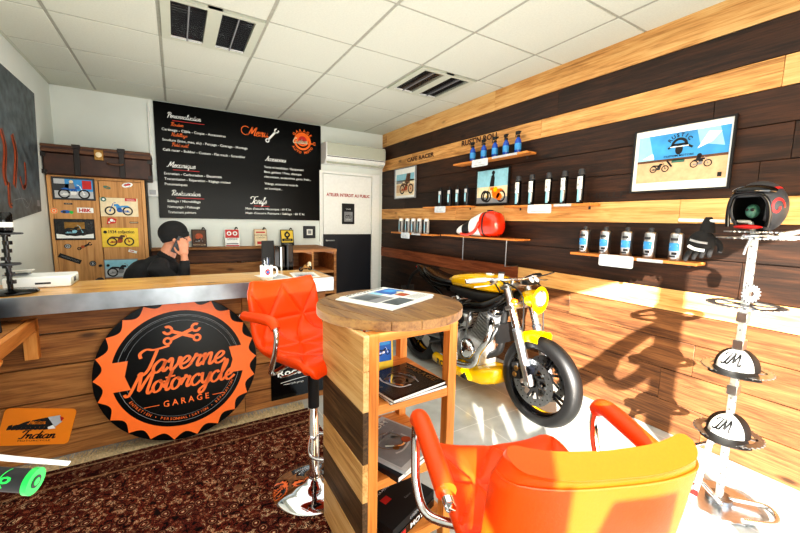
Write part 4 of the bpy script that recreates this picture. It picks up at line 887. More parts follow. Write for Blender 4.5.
# ------------------------------------------------------------------ motorbike
t = thing('motorcycle', 'yellow and black naked motorcycle with chrome exhaust parked beside the timber wall', 'motorcycle', (2.03, 1.53, 0))
def wheel(y, R, hw, name):
    b = MB().m('rubber'); pr = []
    for k in range(17):
        a = PI*k/16; pr.append((R-.07+.07*math.sin(a)**.75, -hw*math.cos(a)))
    pr.append((R-.078, hw*.9)); pr.append((R-.078, -hw*.9)); pr.append(pr[0])
    b.lathe(pr, (0, y, R), 'X', 64); w_ = b.build(name, t)
    b = MB().m('black_gloss').lathe([(R-.071, -hw*.85), (R-.084, -hw*.6), (R-.09, 0), (R-.084, hw*.6), (R-.071, hw*.85), (R-.07, hw*.8), (R-.08, 0), (R-.07, -hw*.8), (R-.071, -hw*.85)], (0, y, R), 'X', 56)
    b.lathe([(0, -.05), (.035, -.05), (.035, .05), (0, .05)], (0, y, R), 'X', 24)
    for k in range(4):
        for dd in (-.09, .09):
            a = 2*PI*k/4+.45; a2 = a+dd
            b.bar((0, y+.03*math.cos(a), R+.03*math.sin(a)), (0, y+(R-.088)*math.cos(a2), R+(R-.088)*math.sin(a2)), .013, .012, up=(1, 0, 0))
    b.m('yellow').lathe([(R-.0775, hw*.6), (R-.088, hw*.5), (R-.088, hw*.2), (R-.0775, hw*.3)], (0, y, R), 'X', 56)
    b.build('rim', w_)
    for sx in ((-1, 1) if name == 'front_wheel' else (-1,)):
        b = MB(); rd = .155 if name == 'front_wheel' else .12
        b.m('steel').T = Matrix.Translation((sx*.068, y, R)) @ Matrix.Rotation(PI/2, 4, 'Y')
        b.annulus(rd*.68, rd, .005, -.0025, 60); b.m('black_matte').annulus(rd*.22, rd*.36, .004, -.002)
        for k in range(8): a = 2*PI*k/8; b.bar((rd*.3*math.cos(a), rd*.3*math.sin(a), 0), (rd*.68*math.cos(a+.3), rd*.68*math.sin(a+.3), 0), .016, .005)
        b.m('steel')
        for k in range(8): a = 2*PI*k/8; b.cyl((rd*.64*math.cos(a), rd*.64*math.sin(a), -.004), (rd*.64*math.cos(a), rd*.64*math.sin(a), .004), .010, seg=10)
        b.m('black_matte')
        for k in range(24):
            a = 2*PI*k/24; r2 = rd*(.78 if k % 2 else .9)
            for s2 in (-1, 1): b.cyl((r2*math.cos(a), r2*math.sin(a), s2*.0026), (r2*math.cos(a), r2*math.sin(a), s2*.0031), .0055, seg=8)
        b.build('brake_disc', w_)
    return w_
wheel(0, .300, .058, 'front_wheel'); wheel(1.36, .315, .09, 'rear_wheel')
# fork
FT = Vector((0, .235, .90)); FA = Vector((0, 0, .305))
for sx in (-1, 1):
    a = Vector((sx*.10, 0, 0)); d = (FT-FA)
    b = MB().m('alu').tube([FA+a-d*.03, FA+a+d*.02, FA+a+d*.1, FA+a+d*.55], [.03, .034, .031, .031], 16); b.m('chrome').tube([FA+a+d*.54, FA+a+d*.78], .025, 16); b.m('alu').tube([FA+a+d*.76, FA+a+d*1.03], .027, 16)
    b.m('grey_dark').cyl(FA+a+d*.53, FA+a+d*.56, .031).cyl(FA+a+d*1.03, FA+a+d*1.05, .018)
    b.m('navy').box(sx*.10, .015, .37, .045, .05, .09, Matrix.Rotation(.3, 3, 'X')); b.m('chrome').cyl((sx*.072, 0, .305), (sx*.135, 0, .305), .014)
    b.build('fork_leg', t)
    b = MB().m('black_matte').box(sx*.068, .125, .34, .05, .055, .11, Matrix.Rotation(-.3, 3, 'X')); b.m('bronze').cyl((sx*.1, .12, .36), (sx*.042, .12, .36), .018).cyl((sx*.1, .13, .315), (sx*.042, .13, .315), .018); b.build('brake_caliper', t, bevel=.005)
b = MB().m('alu')
for q_, th in ((.78, .03), (1.0, .022)):
    c = FA+(FT-FA)*q_; b.prism([(0, 0)], 0) if False else None
    b.bar(c+Vector((-.13, .0, 0)), c+Vector((.13, .0, 0)), .075, th, up=(0, .35, .93)); b.bar(c+Vector((-.04, .05, 0)), c+Vector((.04, .05, 0)), .07, th, up=(0, .35, .93))
b.build('triple_clamp', t, bevel=.008)
b = MB().m('chrome').tube([(-.34, .33, .945), (-.2, .28, .955), (-.07, .235, .95), (.07, .235, .95), (.2, .28, .955), (.34, .33, .945)], .0115, 12, smoothpath=6)
for sx in (-1, 1): b.m('alu').cyl((sx*.05, .235, .905), (sx*.05, .235, .955), .014)
hb = b.build('handlebar', t)
for sx in (-1, 1):
    b = MB().m('grey_light' if sx < 0 else 'rubber').tube([(sx*.24, .295, .951), (sx*.36, .337, .943)], .0165, 14); b.m('chrome').cyl((sx*.36, .337, .943), (sx*.378, .343, .942), .015); b.build('grip', hb)
    b = MB().m('alu').tube([(sx*.2, .25, .94), (sx*.27, .235, .925), (sx*.37, .27, .915)], [.007, .006, .005], 8, smoothpath=4); b.box(sx*.2, .265, .945, .035, .04, .03); b.build('brake_lever', hb)
b = MB().m('alu').tube([(-.16, .24, .962), (-.16, .235, 1.0)], .019, 14); b.m('black_matte').cyl((-.16, .235, 1.0), (-.16, .235, 1.008), .021); b.build('brake_reservoir', hb)
b = MB().m('black_matte').tube([(.15, .22, .955), (.19, .15, .98), (.24, .12, 1.0)], .005, 6).tube([(.06, .2, .94), (.1, .1, .9), (.1, .08, .7), (.09, .05, .4)], .005, 6, smoothpath=5).tube([(-.16, .24, .95), (-.12, .09, .88), (-.075, .1, .66), (-.07, .12, .4)], .005, 6, smoothpath=5).tube([(-.2, .26, .94), (-.1, .3, .86), (0, .4, .8)], .005, 6, smoothpath=4); b.build('cable', t)
# headlight with yellow cowl
b = MB().m('yellow'); rings = []
for k in range(9):
    a = k/8; y = .035+.14*a; r = .058*math.sqrt(max(0, 1-(a*.88)**2)) if k else .08
    rings.append([Vector((r*math.cos(th), y, .838+r*1.15*math.sin(th))) for th in [2*PI*i/28 for i in range(28)]])
b.loft(rings); hl = b.build('headlight_cowl', t)
b = MB().m('chrome').lathe([(.046, -.062), (.056, -.06), (.056, -.05), (.045, -.05), (.046, -.062)], (0, .09, .846), 'Y', 32).lathe([(0, -.048), (.046, -.054)], (0, .09, .846), 'Y', 28); b.m('grey_light').lathe([(0, -.066), (.025, -.063), (.045, -.057), (.045, -.055), (0, -.055)], (0, .09, .846), 'Y', 28); b.build('headlight_lens', hl)
b = MB().m('black_matte').box(.0, .12, .945, .12, .05, .03); b.m('white').at(0, .095, .965, .9).disc(-.025, 0, .02, 2).disc(.025, 0, .02, 2); b.build('dashboard', t, bevel=.004)
for sx in (-1, 1): b = MB().m('orange').ell((sx*.15, .12, .83), (.02, .025, .017)); b.m('black_matte').tube([(sx*.1, .16, .83), (sx*.14, .13, .83)], .006, 8); b.build('indicator', t)
# front mudguard hugging the tyre
b = MB().m('yellow'); rings = []
for k in range(15):
    a = math.radians(60+34*k/14); r = .316
    row = []
    for x, dr in ((-.072, -.05), (-.07, -.015), (-.045, .008), (0, .014), (.045, .008), (.07, -.015), (.072, -.05)): row.append(Vector((x, (r+dr)*math.cos(a), .305+(r+dr)*math.sin(a))))
    row += [v-Vector((0, .004*math.cos(a), .004*math.sin(a))) for v in reversed(row)]
    rings.append(row)
b.loft(rings); b.build('front_mudguard', t)
# frame beams and tank
def section(y, w, z0, z1, n=20, e=.55):
    cz, h = (z0+z1)/2, (z1-z0)/2; R = []
    for k in range(n):
        a = 2*PI*k/n; c, s_ = math.cos(a), math.sin(a); R.append(Vector((w*math.copysign(abs(c)**e, c), y, cz+h*math.copysign(abs(s_)**e, s_))))
    return R
b = MB().m('yellow').loft([section(*a) for a in ((.29, .05, .86, .89), (.32, .10, .84, .92), (.42, .135, .83, .945), (.55, .145, .825, .95), (.68, .13, .82, .935), (.82, .10, .81, .91), (.90, .07, .81, .88), (.92, .03, .82, .86))]); tk = b.build('fuel_tank', t)
b = MB().m('chrome').lathe([(0, 0), (.03, 0), (.032, .006), (.028, .012), (0, .014)], (0, .50, .948), seg=24); b.build('filler_cap', tk)
b = MB().m('black_matte').loft([section(*a) for a in ((.33, .08, .77, .85), (.45, .14, .74, .835), (.65, .14, .74, .83), (.85, .10, .76, .82))]); b.build('airbox', t)
b = MB().m('black_gloss').loft([section(*a) for a in ((.84, .09, .80, .855), (.95, .125, .79, .86), (1.1, .12, .80, .87), (1.25, .09, .84, .90), (1.32, .05, .87, .91))]); b.build('seat', t)
b = MB().m('black_gloss').loft([section(*a) for a in ((.92, .08, .75, .80), (1.1, .10, .76, .81), (1.3, .075, .82, .86), (1.42, .045, .87, .905), (1.48, .02, .895, .915))]); tl = b.build('tail_fairing', t)
b = MB().m('red').ell((0, 1.47, .895), (.03, .02, .012)); b.build('tail_light', tl)
b = MB().m('black_matte').tube([(0, 1.45, .87), (0, 1.6, .78), (0, 1.66, .64)], [.02, .015, .012], 10, smoothpath=5).box(0, 1.67, .62, .16, .006, .12); b.build('plate_holder', t)
b = MB().m('black_gloss')
for sx in (-1, 1):
    b.tube([(sx*.05, .27, .83), (sx*.14, .38, .74), (sx*.16, .55, .70), (sx*.15, .75, .62), (sx*.12, .88, .48), (sx*.11, .92, .38)], [.03, .04, .04, .036, .034, .03], 14, smoothpath=6)
    b.tube([(sx*.08, .8, .62), (sx*.08, 1.0, .72), (sx*.06, 1.35, .84)], .014, 10)
b.m('steel')
for sx in (-1, 1): b.tube([(sx*.11, .92, .36), (sx*.12, 1.15, .34), (sx*.12, 1.38, .315)], [.03, .026, .024], 12); b.cyl((sx*.12, 1.36, .315), (sx*.155, 1.36, .315), .016)
b.m('black_matte').tube([(0, .95, .48), (0, 1.1, .68)], .022, 12); b.build('frame', t)
b = MB().m('red')
for k in range(9): z = k/8; b.lathe([(.028, -.003), (.034, 0), (.028, .003)], (0, .93+.16*z, .45+.2*z), 'Z', 16)
b.build('shock_spring', t)
# engine
b = MB().m('cast').ell((0, .62, .36), (.13, .17, .13)); b.ell((0, .82, .38), (.11, .15, .10)); b.box(0, .63, .28, .2, .3, .1); en = b.build('engine_case', t, bevel=.02)
for sx in (-1, 1):
    b = MB().m('chrome').lathe([(0, .03), (.05, .028), (.075, .015), (.08, 0), (.08, -.02)], (sx*.115 if sx > 0 else 0, 0, 0), 'X', 32) if False else MB().m('chrome')
    b.T = Matrix.Translation((sx*.115, .60, .35)) @ Matrix.Rotation(sx*PI/2, 4, 'Y'); b.lathe([(0, .035), (.05, .032), (.078, .018), (.084, 0), (.084, -.02), (0, -.02)], seg=32); b.m('black_matte').lathe([(0, .038), (.018, .037), (.02, .03)], seg=16)
    b.build('engine_cover', en); b = MB()
    b.m('cast').T = Matrix.Translation((sx*.095, .83, .38)) @ Matrix.Rotation(sx*PI/2, 4, 'Y'); b.lathe([(0, .03), (.05, .027), (.06, .01), (.06, -.02), (0, -.02)], seg=28)
    b.build('engine_cover', en)
for (a0_, a1_) in (((0, .55, .44), (0, .42, .70)), ((0, .70, .44), (0, .83, .69))):
    a0_ = Vector(a0_); a1_ = Vector(a1_); d = (a1_-a0_); 
    b = MB().m('grey_dark').cyl(a0_, a1_, .05, seg=20); zx = d.normalized(); xx = Vector((1, 0, 0)); yy = zx.cross(xx)
    Mx = Matrix((xx, yy, zx)).transposed().to_4x4()
    for k in range(9):
        b.m('cast' if k % 1 == 0 else 'grey_dark').T = Matrix.Translation(a0_+d*(.12+.085*k)) @ Mx; b.prism(rrect(.185, .165, .05, 4), .007)
    b.T = Matrix(); b.build('cylinder', en)
    b = MB().m('chrome'); b.T = Matrix.Translation(a0_+d*.93) @ Mx; b.prism(rrect(.15, .14, .04, 5), .055); b.build('rocker_cover', en, bevel=.015, seg=3)
b = MB().m('alu').ell((-.13, .62, .60), (.05, .085, .075)); b.m('black_matte').lathe([(0, -.006), (.04, -.004), (.045, 0)], (-.175, .62, .6), 'X', 24); b.build('air_cleaner', t)
b = MB().m('chrome').tube([(-.05, .42, .62), (-.13, .33, .60), (-.175, .33, .50), (-.16, .42, .38), (-.165, .46, .28), (-.15, .6, .22), (-.13, .8, .21)], .024, 14, smoothpath=7).tube([(-.05, .86, .60), (-.15, .84, .55), (-.185, .76, .42), (-.17, .66, .30), (-.15, .72, .235), (-.12, .9, .22)], .022, 14, smoothpath=7); b.build('exhaust_header', t)
b = MB().m('steel').loft([section(*a) for a in ((.72, .06, .17, .25), (.80, .11, .15, .27), (1.05, .11, .15, .27), (1.12, .08, .17, .25))]); b.m('black_matte').tube([(.09, 1.1, .22), (.1, 1.2, .22)], .025); b.build('muffler', t)
b = MB().m('yellow').loft([section(*a) for a in ((.30, .04, .20, .27), (.33, .10, .15, .28), (.42, .15, .115, .26), (.6, .17, .10, .22), (.85, .17, .10, .205), (1.0, .15, .11, .20), (1.06, .08, .13, .18))]); bp_ = b.build('belly_pan', t)
b = MB().m('black_matte').frame((-.174, .90, .135), (0, -1, 0), (0, 0, 1)).text('ROCK', 0, .0, .05, 1, w=.2, bold=.04).poly([(.30, .0), (.36, .06), (.40, .0)], 1); b.build('decal', bp_)
b = MB().m('black_matte').tube([(-.13, .9, .33), (-.24, .92, .33)], .012, 10).tube([(.13, .9, .33), (.24, .92, .33)], .012, 10).tube([(-.1, .95, .31), (-.15, .85, .25)], .008); b.build('foot_peg', t)
b = MB().m('grey_dark').tube([(.11, .75, .22), (.19, .78, .1), (.24, .8, .008)], .009, 10).box(.245, .8, .006, .05, .03, .01); b.build('side_stand', t)
b = MB().m('black_matte').loft([section(*a) for a in ((1.06, .05, .42, .5), (1.1, .095, .45, .62), (1.2, .10, .60, .69), (1.4, .09, .66, .70), (1.5, .05, .64, .67))]) if False else MB().m('black_matte')
rings = []
for k in range(11):
    a = math.radians(60+80*k/10); rings.append([Vector((x, 1.36+(.335+dr)*math.cos(a), .315+(.335+dr)*math.sin(a))) for x, dr in ((-.1, -.03), (-.06, .01), (.06, .01), (.1, -.03), (.06, .005), (-.06, .005))])
b.loft(rings); b.build('rear_mudguard', t)
b = MB().m('grey').tube([(.1, .84, .40), (.12, 1.1, .40), (.12, 1.36, .37)], .008).tube([(.1, .84, .33), (.12, 1.1, .28), (.12, 1.36, .26)], .008).tube([(.125, 1.36+.055*math.cos(i*PI/8), .315+.055*math.sin(i*PI/8)) for i in range(16)], .006, 6, True); b.build('drive_belt', t)
b = MB().m('black_matte').tube([(0, .3, .78), (0, .34, .6), (0, .36, .4), (0, .5, .3)], .025, 12, smoothpath=5).box(0, .30, .55, .2, .03, .14); b.m('steel').tube([(-.08, .3, .62), (-.12, .34, .5), (-.11, .42, .42)], .012, 8, smoothpath=4).tube([(-.09, .5, .75), (-.17, .52, .66), (-.16, .56, .5), (-.12, .62, .45)], .01, 8, smoothpath=5).tube([(-.06, .6, .77), (-.12, .72, .62), (-.1, .78, .5)], .012, 8, smoothpath=5); b.build('hose', t)

# ------------------------------------------------------------------ cap and helmet stand
SX, SY = 2.22, .605
t = thing('display_stand', 'white metal stand built from bicycle chainrings holding caps and a helmet', 'stand', (SX, SY, 0))
b = MB().m('white_pole').box2((-.017, -.012, .02), (.017, .012, 1.32)); b.m('steel')
for k in range(22): z = .08+k*.055; b.cyl((0, -.012, z), (0, -.0165, z), .005, seg=8); b.cyl((-.017, 0, z+.02), (-.021, 0, z+.02), .004, seg=8)
for z in (.36, .58, .80, .93): b.m('alu').box(0, 0, z, .05, .038, .045)
b.build('pole', t, bevel=.003)
b = MB().m('alu').at(0, 0, .004).annulus(.05, .15, .008, seg=72, teeth=24, th=.006); b.m('steel').annulus(.0, .052, .03); b.m('chrome').at().tube([(-.03, -.02, .02), (-.10, -.02, .07), (-.04, .15, .18), (-.03, .02, .32)], .01, 10, smoothpath=6).tube([(.02, -.03, .03), (.09, -.15, .04), (.02, -.2, .025), (-.1, -.12, .03)], .012, 10, smoothpath=6); b.build('base', t)
b = MB().m('white_pole').tube([(-.09, .07, .01), (-.075, .03, .39)], .013, 12); b.box(-.10, .075, .05, .05, .03, .09); b.m('red').box(-.127, .06, .06, .004, .035, .03); b.build('side_post', t)
def chainring(z, R, parent, tilt=0., nm='chainring', dx=0, dy=0):
    b = MB().m('steel'); b.T = Matrix.Translation((dx, dy, z)) @ Euler((tilt, 0, 0)).to_matrix().to_4x4()
    b.annulus(R*.78, R, .005, seg=128, teeth=32, th=.007); b.annulus(.018, R*.3, .005)
    for k in range(5): a = 2*PI*k/5; b.bar((R*.28*math.cos(a), R*.28*math.sin(a), .0025), (R*.85*math.cos(a), R*.85*math.sin(a), .0025), .02, .005)
    return b.build(nm, parent)
chainring(.36, .125, t); chainring(.68, .125, t); chainring(.985, .135, t); chainring(1.29, .125, t); chainring(1.318, .10, t)
b = MB().m('steel'); b.T = Matrix.Translation((-.03, -.02, 1.045)) @ Euler((PI/2, 0, -.6)).to_matrix().to_4x4(); b.annulus(.012, .036, .006, seg=96, teeth=16, th=.006); b.build('sprocket', t)
b = MB().m('alu').tube([(-.13, .0, 1.30), (-.05, -.04, 1.305), (.06, -.04, 1.305), (.14, -.02, 1.3)], .009, 8, closed=False, smoothpath=5).tube([(.10, -.05, 1.31), (.13, -.12, 1.33), (.12, -.16, 1.37), (.1, -.2, 1.385)], .012, 10, smoothpath=5).tube([(-.04, .0, 1.3), (-.05, .01, 1.25), (-.03, .02, 1.22)], .005, 8); b.build('top_bracket', t)
b = MB().m('white_pole').tube([(0, .02, 1.365), (0, .30, 1.372)], .008, 12).tube([(0, 0, 1.30), (0, .02, 1.365)], .01, 10).tube([(0, -.02, 1.3), (.03, -.16, 1.30), (.03, -.2, 1.29)], .008); b.build('side_arm', t)
# caps
def make_cap(loc, rz, label):
    t = thing('trucker_cap', label, 'cap', loc, rz, group='black and white caps on the stand')
    rx, ry, rzz = .082, .098, .092
    E = lambda th, ph: Vector((rx*math.cos(ph)*math.sin(th), -ry*math.cos(ph)*math.cos(th), rzz*math.sin(ph)**.9 if ph > 0 else 0))
    for part, a0, a1, mt in (('front_panel', -.95, .95, 'white'), ('crown', .95, 2*PI-.95, 'black_matte')):
        b = MB().m(mt); rows = []; n = 14 if part == 'front_panel' else 30
        for j in range(11):
            ph = PI/2*j/10; rows.append([E(a0+(a1-a0)*i/n, ph) for i in range(n+1)])
        vs = [v for r in rows for v in r]+[v*.955 for r in rows for v in r]; m_ = n+1; o2 = 11*m_
        fs = [(j*m_+i, j*m_+i+1, (j+1)*m_+i+1, (j+1)*m_+i) for j in range(10) for i in range(n)]
        fs += [tuple(o2+q for q in reversed(f)) for f in fs]+[(i, o2+i, o2+i+1, i+1) for i in range(n)]
        b.add(vs, fs, True); b.build(part, t)
    b = MB().m('black_matte'); rows = []
    for j in range(8):
        s_ = j/7; row = []
        for i in range(17):
            u = -1+2*i/16; th = u*1.15
            p = Vector((rx*1.01*math.sin(th), -ry*1.01*math.cos(th), .006)); ext = .062*math.cos(u*PI/2*.96)**.6*s_
            row.append(p+Vector((.1*u*.2*s_, -ext, -.022*u*u*s_-.010*s_)))
        rows.append(row)
    vs = [v for r in rows for v in r]+[v-Vector((0, 0, .003)) for r in rows for v in r]; m_ = 17; o2 = 8*m_
    fs = [(j*m_+i, j*m_+i+1, (j+1)*m_+i+1, (j+1)*m_+i) for j in range(7) for i in range(16)]; fs += [tuple(o2+q for q in reversed(f)) for f in fs]+[(7*m_+i, 7*m_+i+1, o2+7*m_+i+1, o2+7*m_+i) for i in range(16)]
    b.add(vs, fs, True); b.build('peak', t)
    b = MB().m('black_matte'); b.map = lambda v: (E(v.x/.085, min(1.5, max(.02, v.y/.09)))*(1.012+v.z))
    b.script('TM', -.060, .026, .029, 1, .28, .2, sx=.95); b.build('logo', t)
    b = MB().m('black_matte').ell((0, 0, rzz*.99), (.008, .008, .004)); b.build('button', t)
    return t
CR = -1.42
cap = make_cap((SX-.0, SY-.0, .689), CR, 'black and white cap on the higher chainring of the stand')
dup(cap, (SX, SY, .369), CR, 'black and white cap on the lowest chainring of the stand')
# helmet
t = thing('helmet', 'black and grey open helmet with red swirls on top of the stand', 'helmet', (SX-.0, SY+.0, 1.325), -1.75)
op = lambda x, y, z: not (y < -.35 and abs(x) < .66 and -.95 < z < .45)
b = MB().m('grey_dark').ell((0, 0, .118), (.108, .128, .136), nu=48, nv=30, keep=lambda x, y, z: op(x, y, z) and z > -.86); hs = b.build('shell', t)
md = hs.modifiers.new('thick', 'SOLIDIFY'); md.thickness = .012; md.offset = -1
b = MB().m('black_matte').ell((0, .004, .118), (.094, .112, .122), nu=32, nv=20, keep=lambda x, y, z: (y > -.3 or z > .62) and z > -.86); b.build('liner', t)
b = MB().m('black_gloss'); b.tube([(-.082, -.082, .02), (-.086, -.084, .08), (-.075, -.095, .15), (-.04, -.112, .185), (.04, -.112, .185), (.075, -.095, .15), (.086, -.084, .08), (.082, -.082, .02)], .010, 10, smoothpath=5); b.build('rim', t)
b = MB().m('black_gloss').ell((0, -.045, .198), (.085, .105, .035), keep=lambda x, y, z: y < .2 and z > -.3); b.build('peak', t)
b = MB().m('red')
E2 = lambda v: Vector((.1095*math.cos(v.y)*math.cos(v.x), .1295*math.cos(v.y)*math.sin(v.x), .118+.1375*math.sin(v.y)))*1.0
for sx in (0, 1):
    b.map = (lambda v: E2(v)) if sx == 0 else (lambda v: (-E2(v).x, E2(v).y, E2(v).z))
    b.line([(-.4+.32*math.cos(q*.5)*(1-q*.06), .0+.36*math.sin(q*.5)*(1-q*.06)) for q in range(14)], .10, 0, 3).line([(-1.2, .8), (-.6, .75), (.1, .8), (.9, .7)], .10, 0, 5)
b.build('swirl_decal', t)
b = MB().m('teal').ell((0, -.045, .10), (.028, .03, .036)); b.m('black_matte').ell((-.011, -.072, .107), .007).ell((.011, -.072, .107), .008); b.build('face_insert', t)
b = MB().m('red').ell((0, -.07, .02), (.06, .035, .012)); b.build('chin_strap', t)
t.scale = (.86, .86, .86)
# gloves hanging from the arm
t = thing('riding_glove', 'black riding glove with white knuckle bands hanging from the stand arm', 'glove', (SX, SY+.175, 1.37), .5); t.scale = (.9, .9, 1.0)
b = MB().m('fabric_black').tube([(0, 0, .016), (0, 0, -.02), (0, 0, -.06)], [.014, .03, .036], 12, flat=.5, smoothpath=4); b.build('cuff', t)
b = MB().m('fabric_black').ell((0, .02, -.11), (.035, .065, .06), Matrix.Rotation(-.5, 3, 'X'))
for k in range(4): b.tube([(-.012, .045-.022*k, -.13), (-.02, .075-.03*k, -.165), (-.014, .085-.035*k, -.2+.01*k)], [.015, .013, .010], 10, smoothpath=4)
b.tube([(.0, -.03, -.09), (.0, -.06, -.12), (.0, -.062, -.155)], [.016, .014, .010], 10, smoothpath=4); b.build('hand', t)
b = MB().m('white').tube([(-.030, .08, -.125), (-.038, .05, -.14), (-.038, .01, -.145)], .008, 8, smoothpath=4); b.m('grey').tube([(-.032, .075, -.095), (-.04, .04, -.105), (-.036, -.0, -.11)], .006, 8, smoothpath=4); b.build('knuckle_band', t)
t = thing('riding_glove', 'dark glove at the right picture edge hooked behind the helmet', 'glove', (SX+.03, SY-.2, 1.285), 0)
b = MB().m('fabric_black').tube([(0, 0, .0), (0, 0, -.03), (0, .0, -.09)], [.012, .03, .02], 12, flat=.6, smoothpath=4); b.build('hand', t); b = MB().m('red').tube([(-.02, .0, -.025), (-.022, .0, -.05)], .007, 8); b.build('band', t)

# ------------------------------------------------------------------ right wall pictures, shelves and products
def wallpic(y0, y1, z0, z1, fr, label, fn, name='framed_picture'):
    t = thing(name, label, 'picture', (WX-.008, (y0+y1)/2, (z0+z1)/2)); w, h = y0-y1, z1-z0
    b = MB().m(fr); 
    for s_ in (-1, 1): b.box(-.012, s_*(w/2-.005), 0, .022, .01, h); b.box(-.012, 0, s_*(h/2-.005), .0219, w-.02, .01)
    b.build('frame', t, bevel=.001)
    b = MB().m('white').box(-.008, 0, 0, .006, w-.018, h-.018); b.build('mat_board', t)
    b = MB().frame((-.0112, 0, 0), (0, -1, 0), (0, 0, 1)); fn(b, w, h); b.build('print', t)
def p_desert(b, w, h):
    x0, x1, zb, zt, zh = -w*.44, w*.46, -h*.35, h*.38, -h*.02
    b.m('sky').rect(x0, zh, x1, zt, 1); b.m('sand').rect(x0, zb, x1, zh, 1); b.m('cyan').poly([(x0, zh), (x0+.1, zh), (x0+.06, zt), (x0, zt)], 2).poly([(x1-.16, zt), (x1-.05, zt), (x1-.02, zh+.05), (x1-.14, zh+.08)], 2)
    b.m('white').poly([(x1-.1, zt-.02), (x1-.04, zt-.03), (x1-.08, zt-.08), (x1-.15, zh+.05)], 3).poly([(x0+.03, zh+.02), (x0+.1, zh+.015), (x0+.09, zh+.05)], 3)
    b.m('brown').rect(x0, zh-.006, x1, zh+.008, 3); b.m('teal').rect(x0+.2, zh-.02, x0+.27, zh, 3)
    b.m('black_matte').ring(0, .075, .03, .045, 4, a0=0, a1=PI).arctext('RUSTIC', 0, .07, .067, .022, PI*.85, PI*.15, 4, bold=.03).disc(0, .05, .02, 4, .03).line([(-.06, .06), (-.03, .08), (.03, .08), (.07, .055)], .012, 4).text('CUSTOM MOTORS', 0, .008, .012, 4, 'c', w=.16, bold=.02)
    b.m('white').line([(-.05, .068), (.05, .068)], .005, 5)
    b.moto(-.1, -.045, .11, 4, 'black_matte', 'grey_dark'); b.m('black_matte').line([(-.06, -.01), (-.03, -.05)], .01, 5); b.moto(.12, -.035, .11, 4, 'navy', 'grey'); b.m('navy').disc(.11, .0, .012, 7).poly([(.09, -.03), (.12, -.03), (.118, -.005), (.1, -.005)], 7); b.m('black_matte').rect(x1-.04, zb+.01, x1-.02, zb+.035, 3)
wallpic(1.392, .86, 1.555, 1.957, 'black_matte', 'wide framed desert photo with two motorcycles and blue sky on the timber wall', p_desert)
def p_rider(b, w, h):
    b.m('cream').rect(-w*.47, -h*.47, w*.47, h*.47); b.m('cyan').rect(-w*.47, 0, w*.47, h*.47, 2); b.m('grey').rect(-w*.47, -h*.47, w*.47, -h*.3, 3)
    b.moto(.03, -.06, .3, 4, 'orange', 'yellow_paper', -1); b.m('orange').disc(.06, -.07, .05, 6).disc(.1, -.1, .035, 6); b.m('yellow').disc(.05, -.03, .025, 7); b.m('black_matte').ring(-.09, -.09, .035, .055, 7).poly([(-.03, .0), (.03, .0), (.035, .08), (.02, .12), (-.01, .1)], 8).disc(.015, .13, .02, 8)
wallpic(2.915, 2.475, 1.517, 1.858, 'black_matte', 'framed photo of a rider beside a fiery orange motorcycle between the can rows', p_rider)
def p_far(b, w, h):
    b.m('cream').rect(-w*.42, -h*.40, w*.42, h*.1); b.m('cyan').rect(-w*.42, h*.05, w*.42, h*.3, 1); b.m('sand').rect(-w*.42, -h*.3, w*.42, -h*.05, 2); b.moto(.04, -.04, .34, 3, 'brown', 'rust'); b.m('brown').poly([(.0, .0), (.12, .0), (.14, .12), (.05, .12)], 6); b.m('grey').rect(-w*.42, h*.0, -w*.1, h*.08, 3)
wallpic(4.58, 4.05, 1.637, 2.045, 'grey', 'white framed beach motorcycle photo farthest along the timber wall', p_far)
def shelf(y0, y1, z, label, tagspan, mt='honey_y', depth=.13, tag_txt='PROMO', strip=None):
    t = thing('wall_board', label, 'shelf', (WX, (y0+y1)/2, z)); w = y0-y1
    t.name = 'wooden_shelf'
    b = MB().m(mt); b.r = random.random(); b.box2((-depth, -w/2, -.018), (-.006, w/2, 0)); b.build('board', t, bevel=.002)
    b = MB().m('grey_dark')
    for s_ in (-.8, .8): b.box2((-.008, s_*w/2-.008, -.04), (-.004, s_*w/2+.008, -.0))
    b.build('bracket', t)
    a, c, zl = tagspan
    g = thing('price_tag', 'white rounded price card clipped under the '+label.split(' ', 1)[1] if False else 'white price card on the front edge of the '+label[label.index(' ')+1:] if False else tagspan_label[label], 'price tag', (WX-depth-.003, (a+c)/2, z))
    b = MB().m('acrylic').frame((0, 0, 0), (0, -1, 0), (0, 0, 1)); P = [(x, y-.035+.0) for x, y in rrect(a-c, zl, .012, 4)]; b.prism([(x, y) for x, y in P], .003, -.0005); b.build('card', g)
    b = MB().m('grey').frame((-.003, 0, 0), (0, -1, 0), (0, 0, 1)).text(tag_txt, 0, -.04, .012, 1, 'c').line([(-(a-c)*.35, -.055), ((a-c)*.35, -.055)], .003, 1); b.build('print', g)
    if strip:
        b = MB().m('grey_light').box2((-depth-.004, strip[0]-(y0+y1)/2, -.02), (-depth-.001, strip[1]-(y0+y1)/2, .0)); b.build('label_rail', t)
tagspan_label = {}
SL = ['timber shelf with blue spray bottles, highest on the wall', 'timber shelf left of the rider photo holding four cans', 'timber shelf with five tall black cans right of the rider photo', 'low timber shelf with five small silver cans near the corner', 'timber shelf with five white cans beside the desert photo']
for s_, l_ in zip(SL, ('white price card under the blue spray bottles', 'white price card under the four cans left of the rider photo', 'white price card under the five tall black cans', 'white price card under the small silver cans near the corner', 'large clear price card under the five white cans beside the desert photo')): tagspan_label[s_] = l_
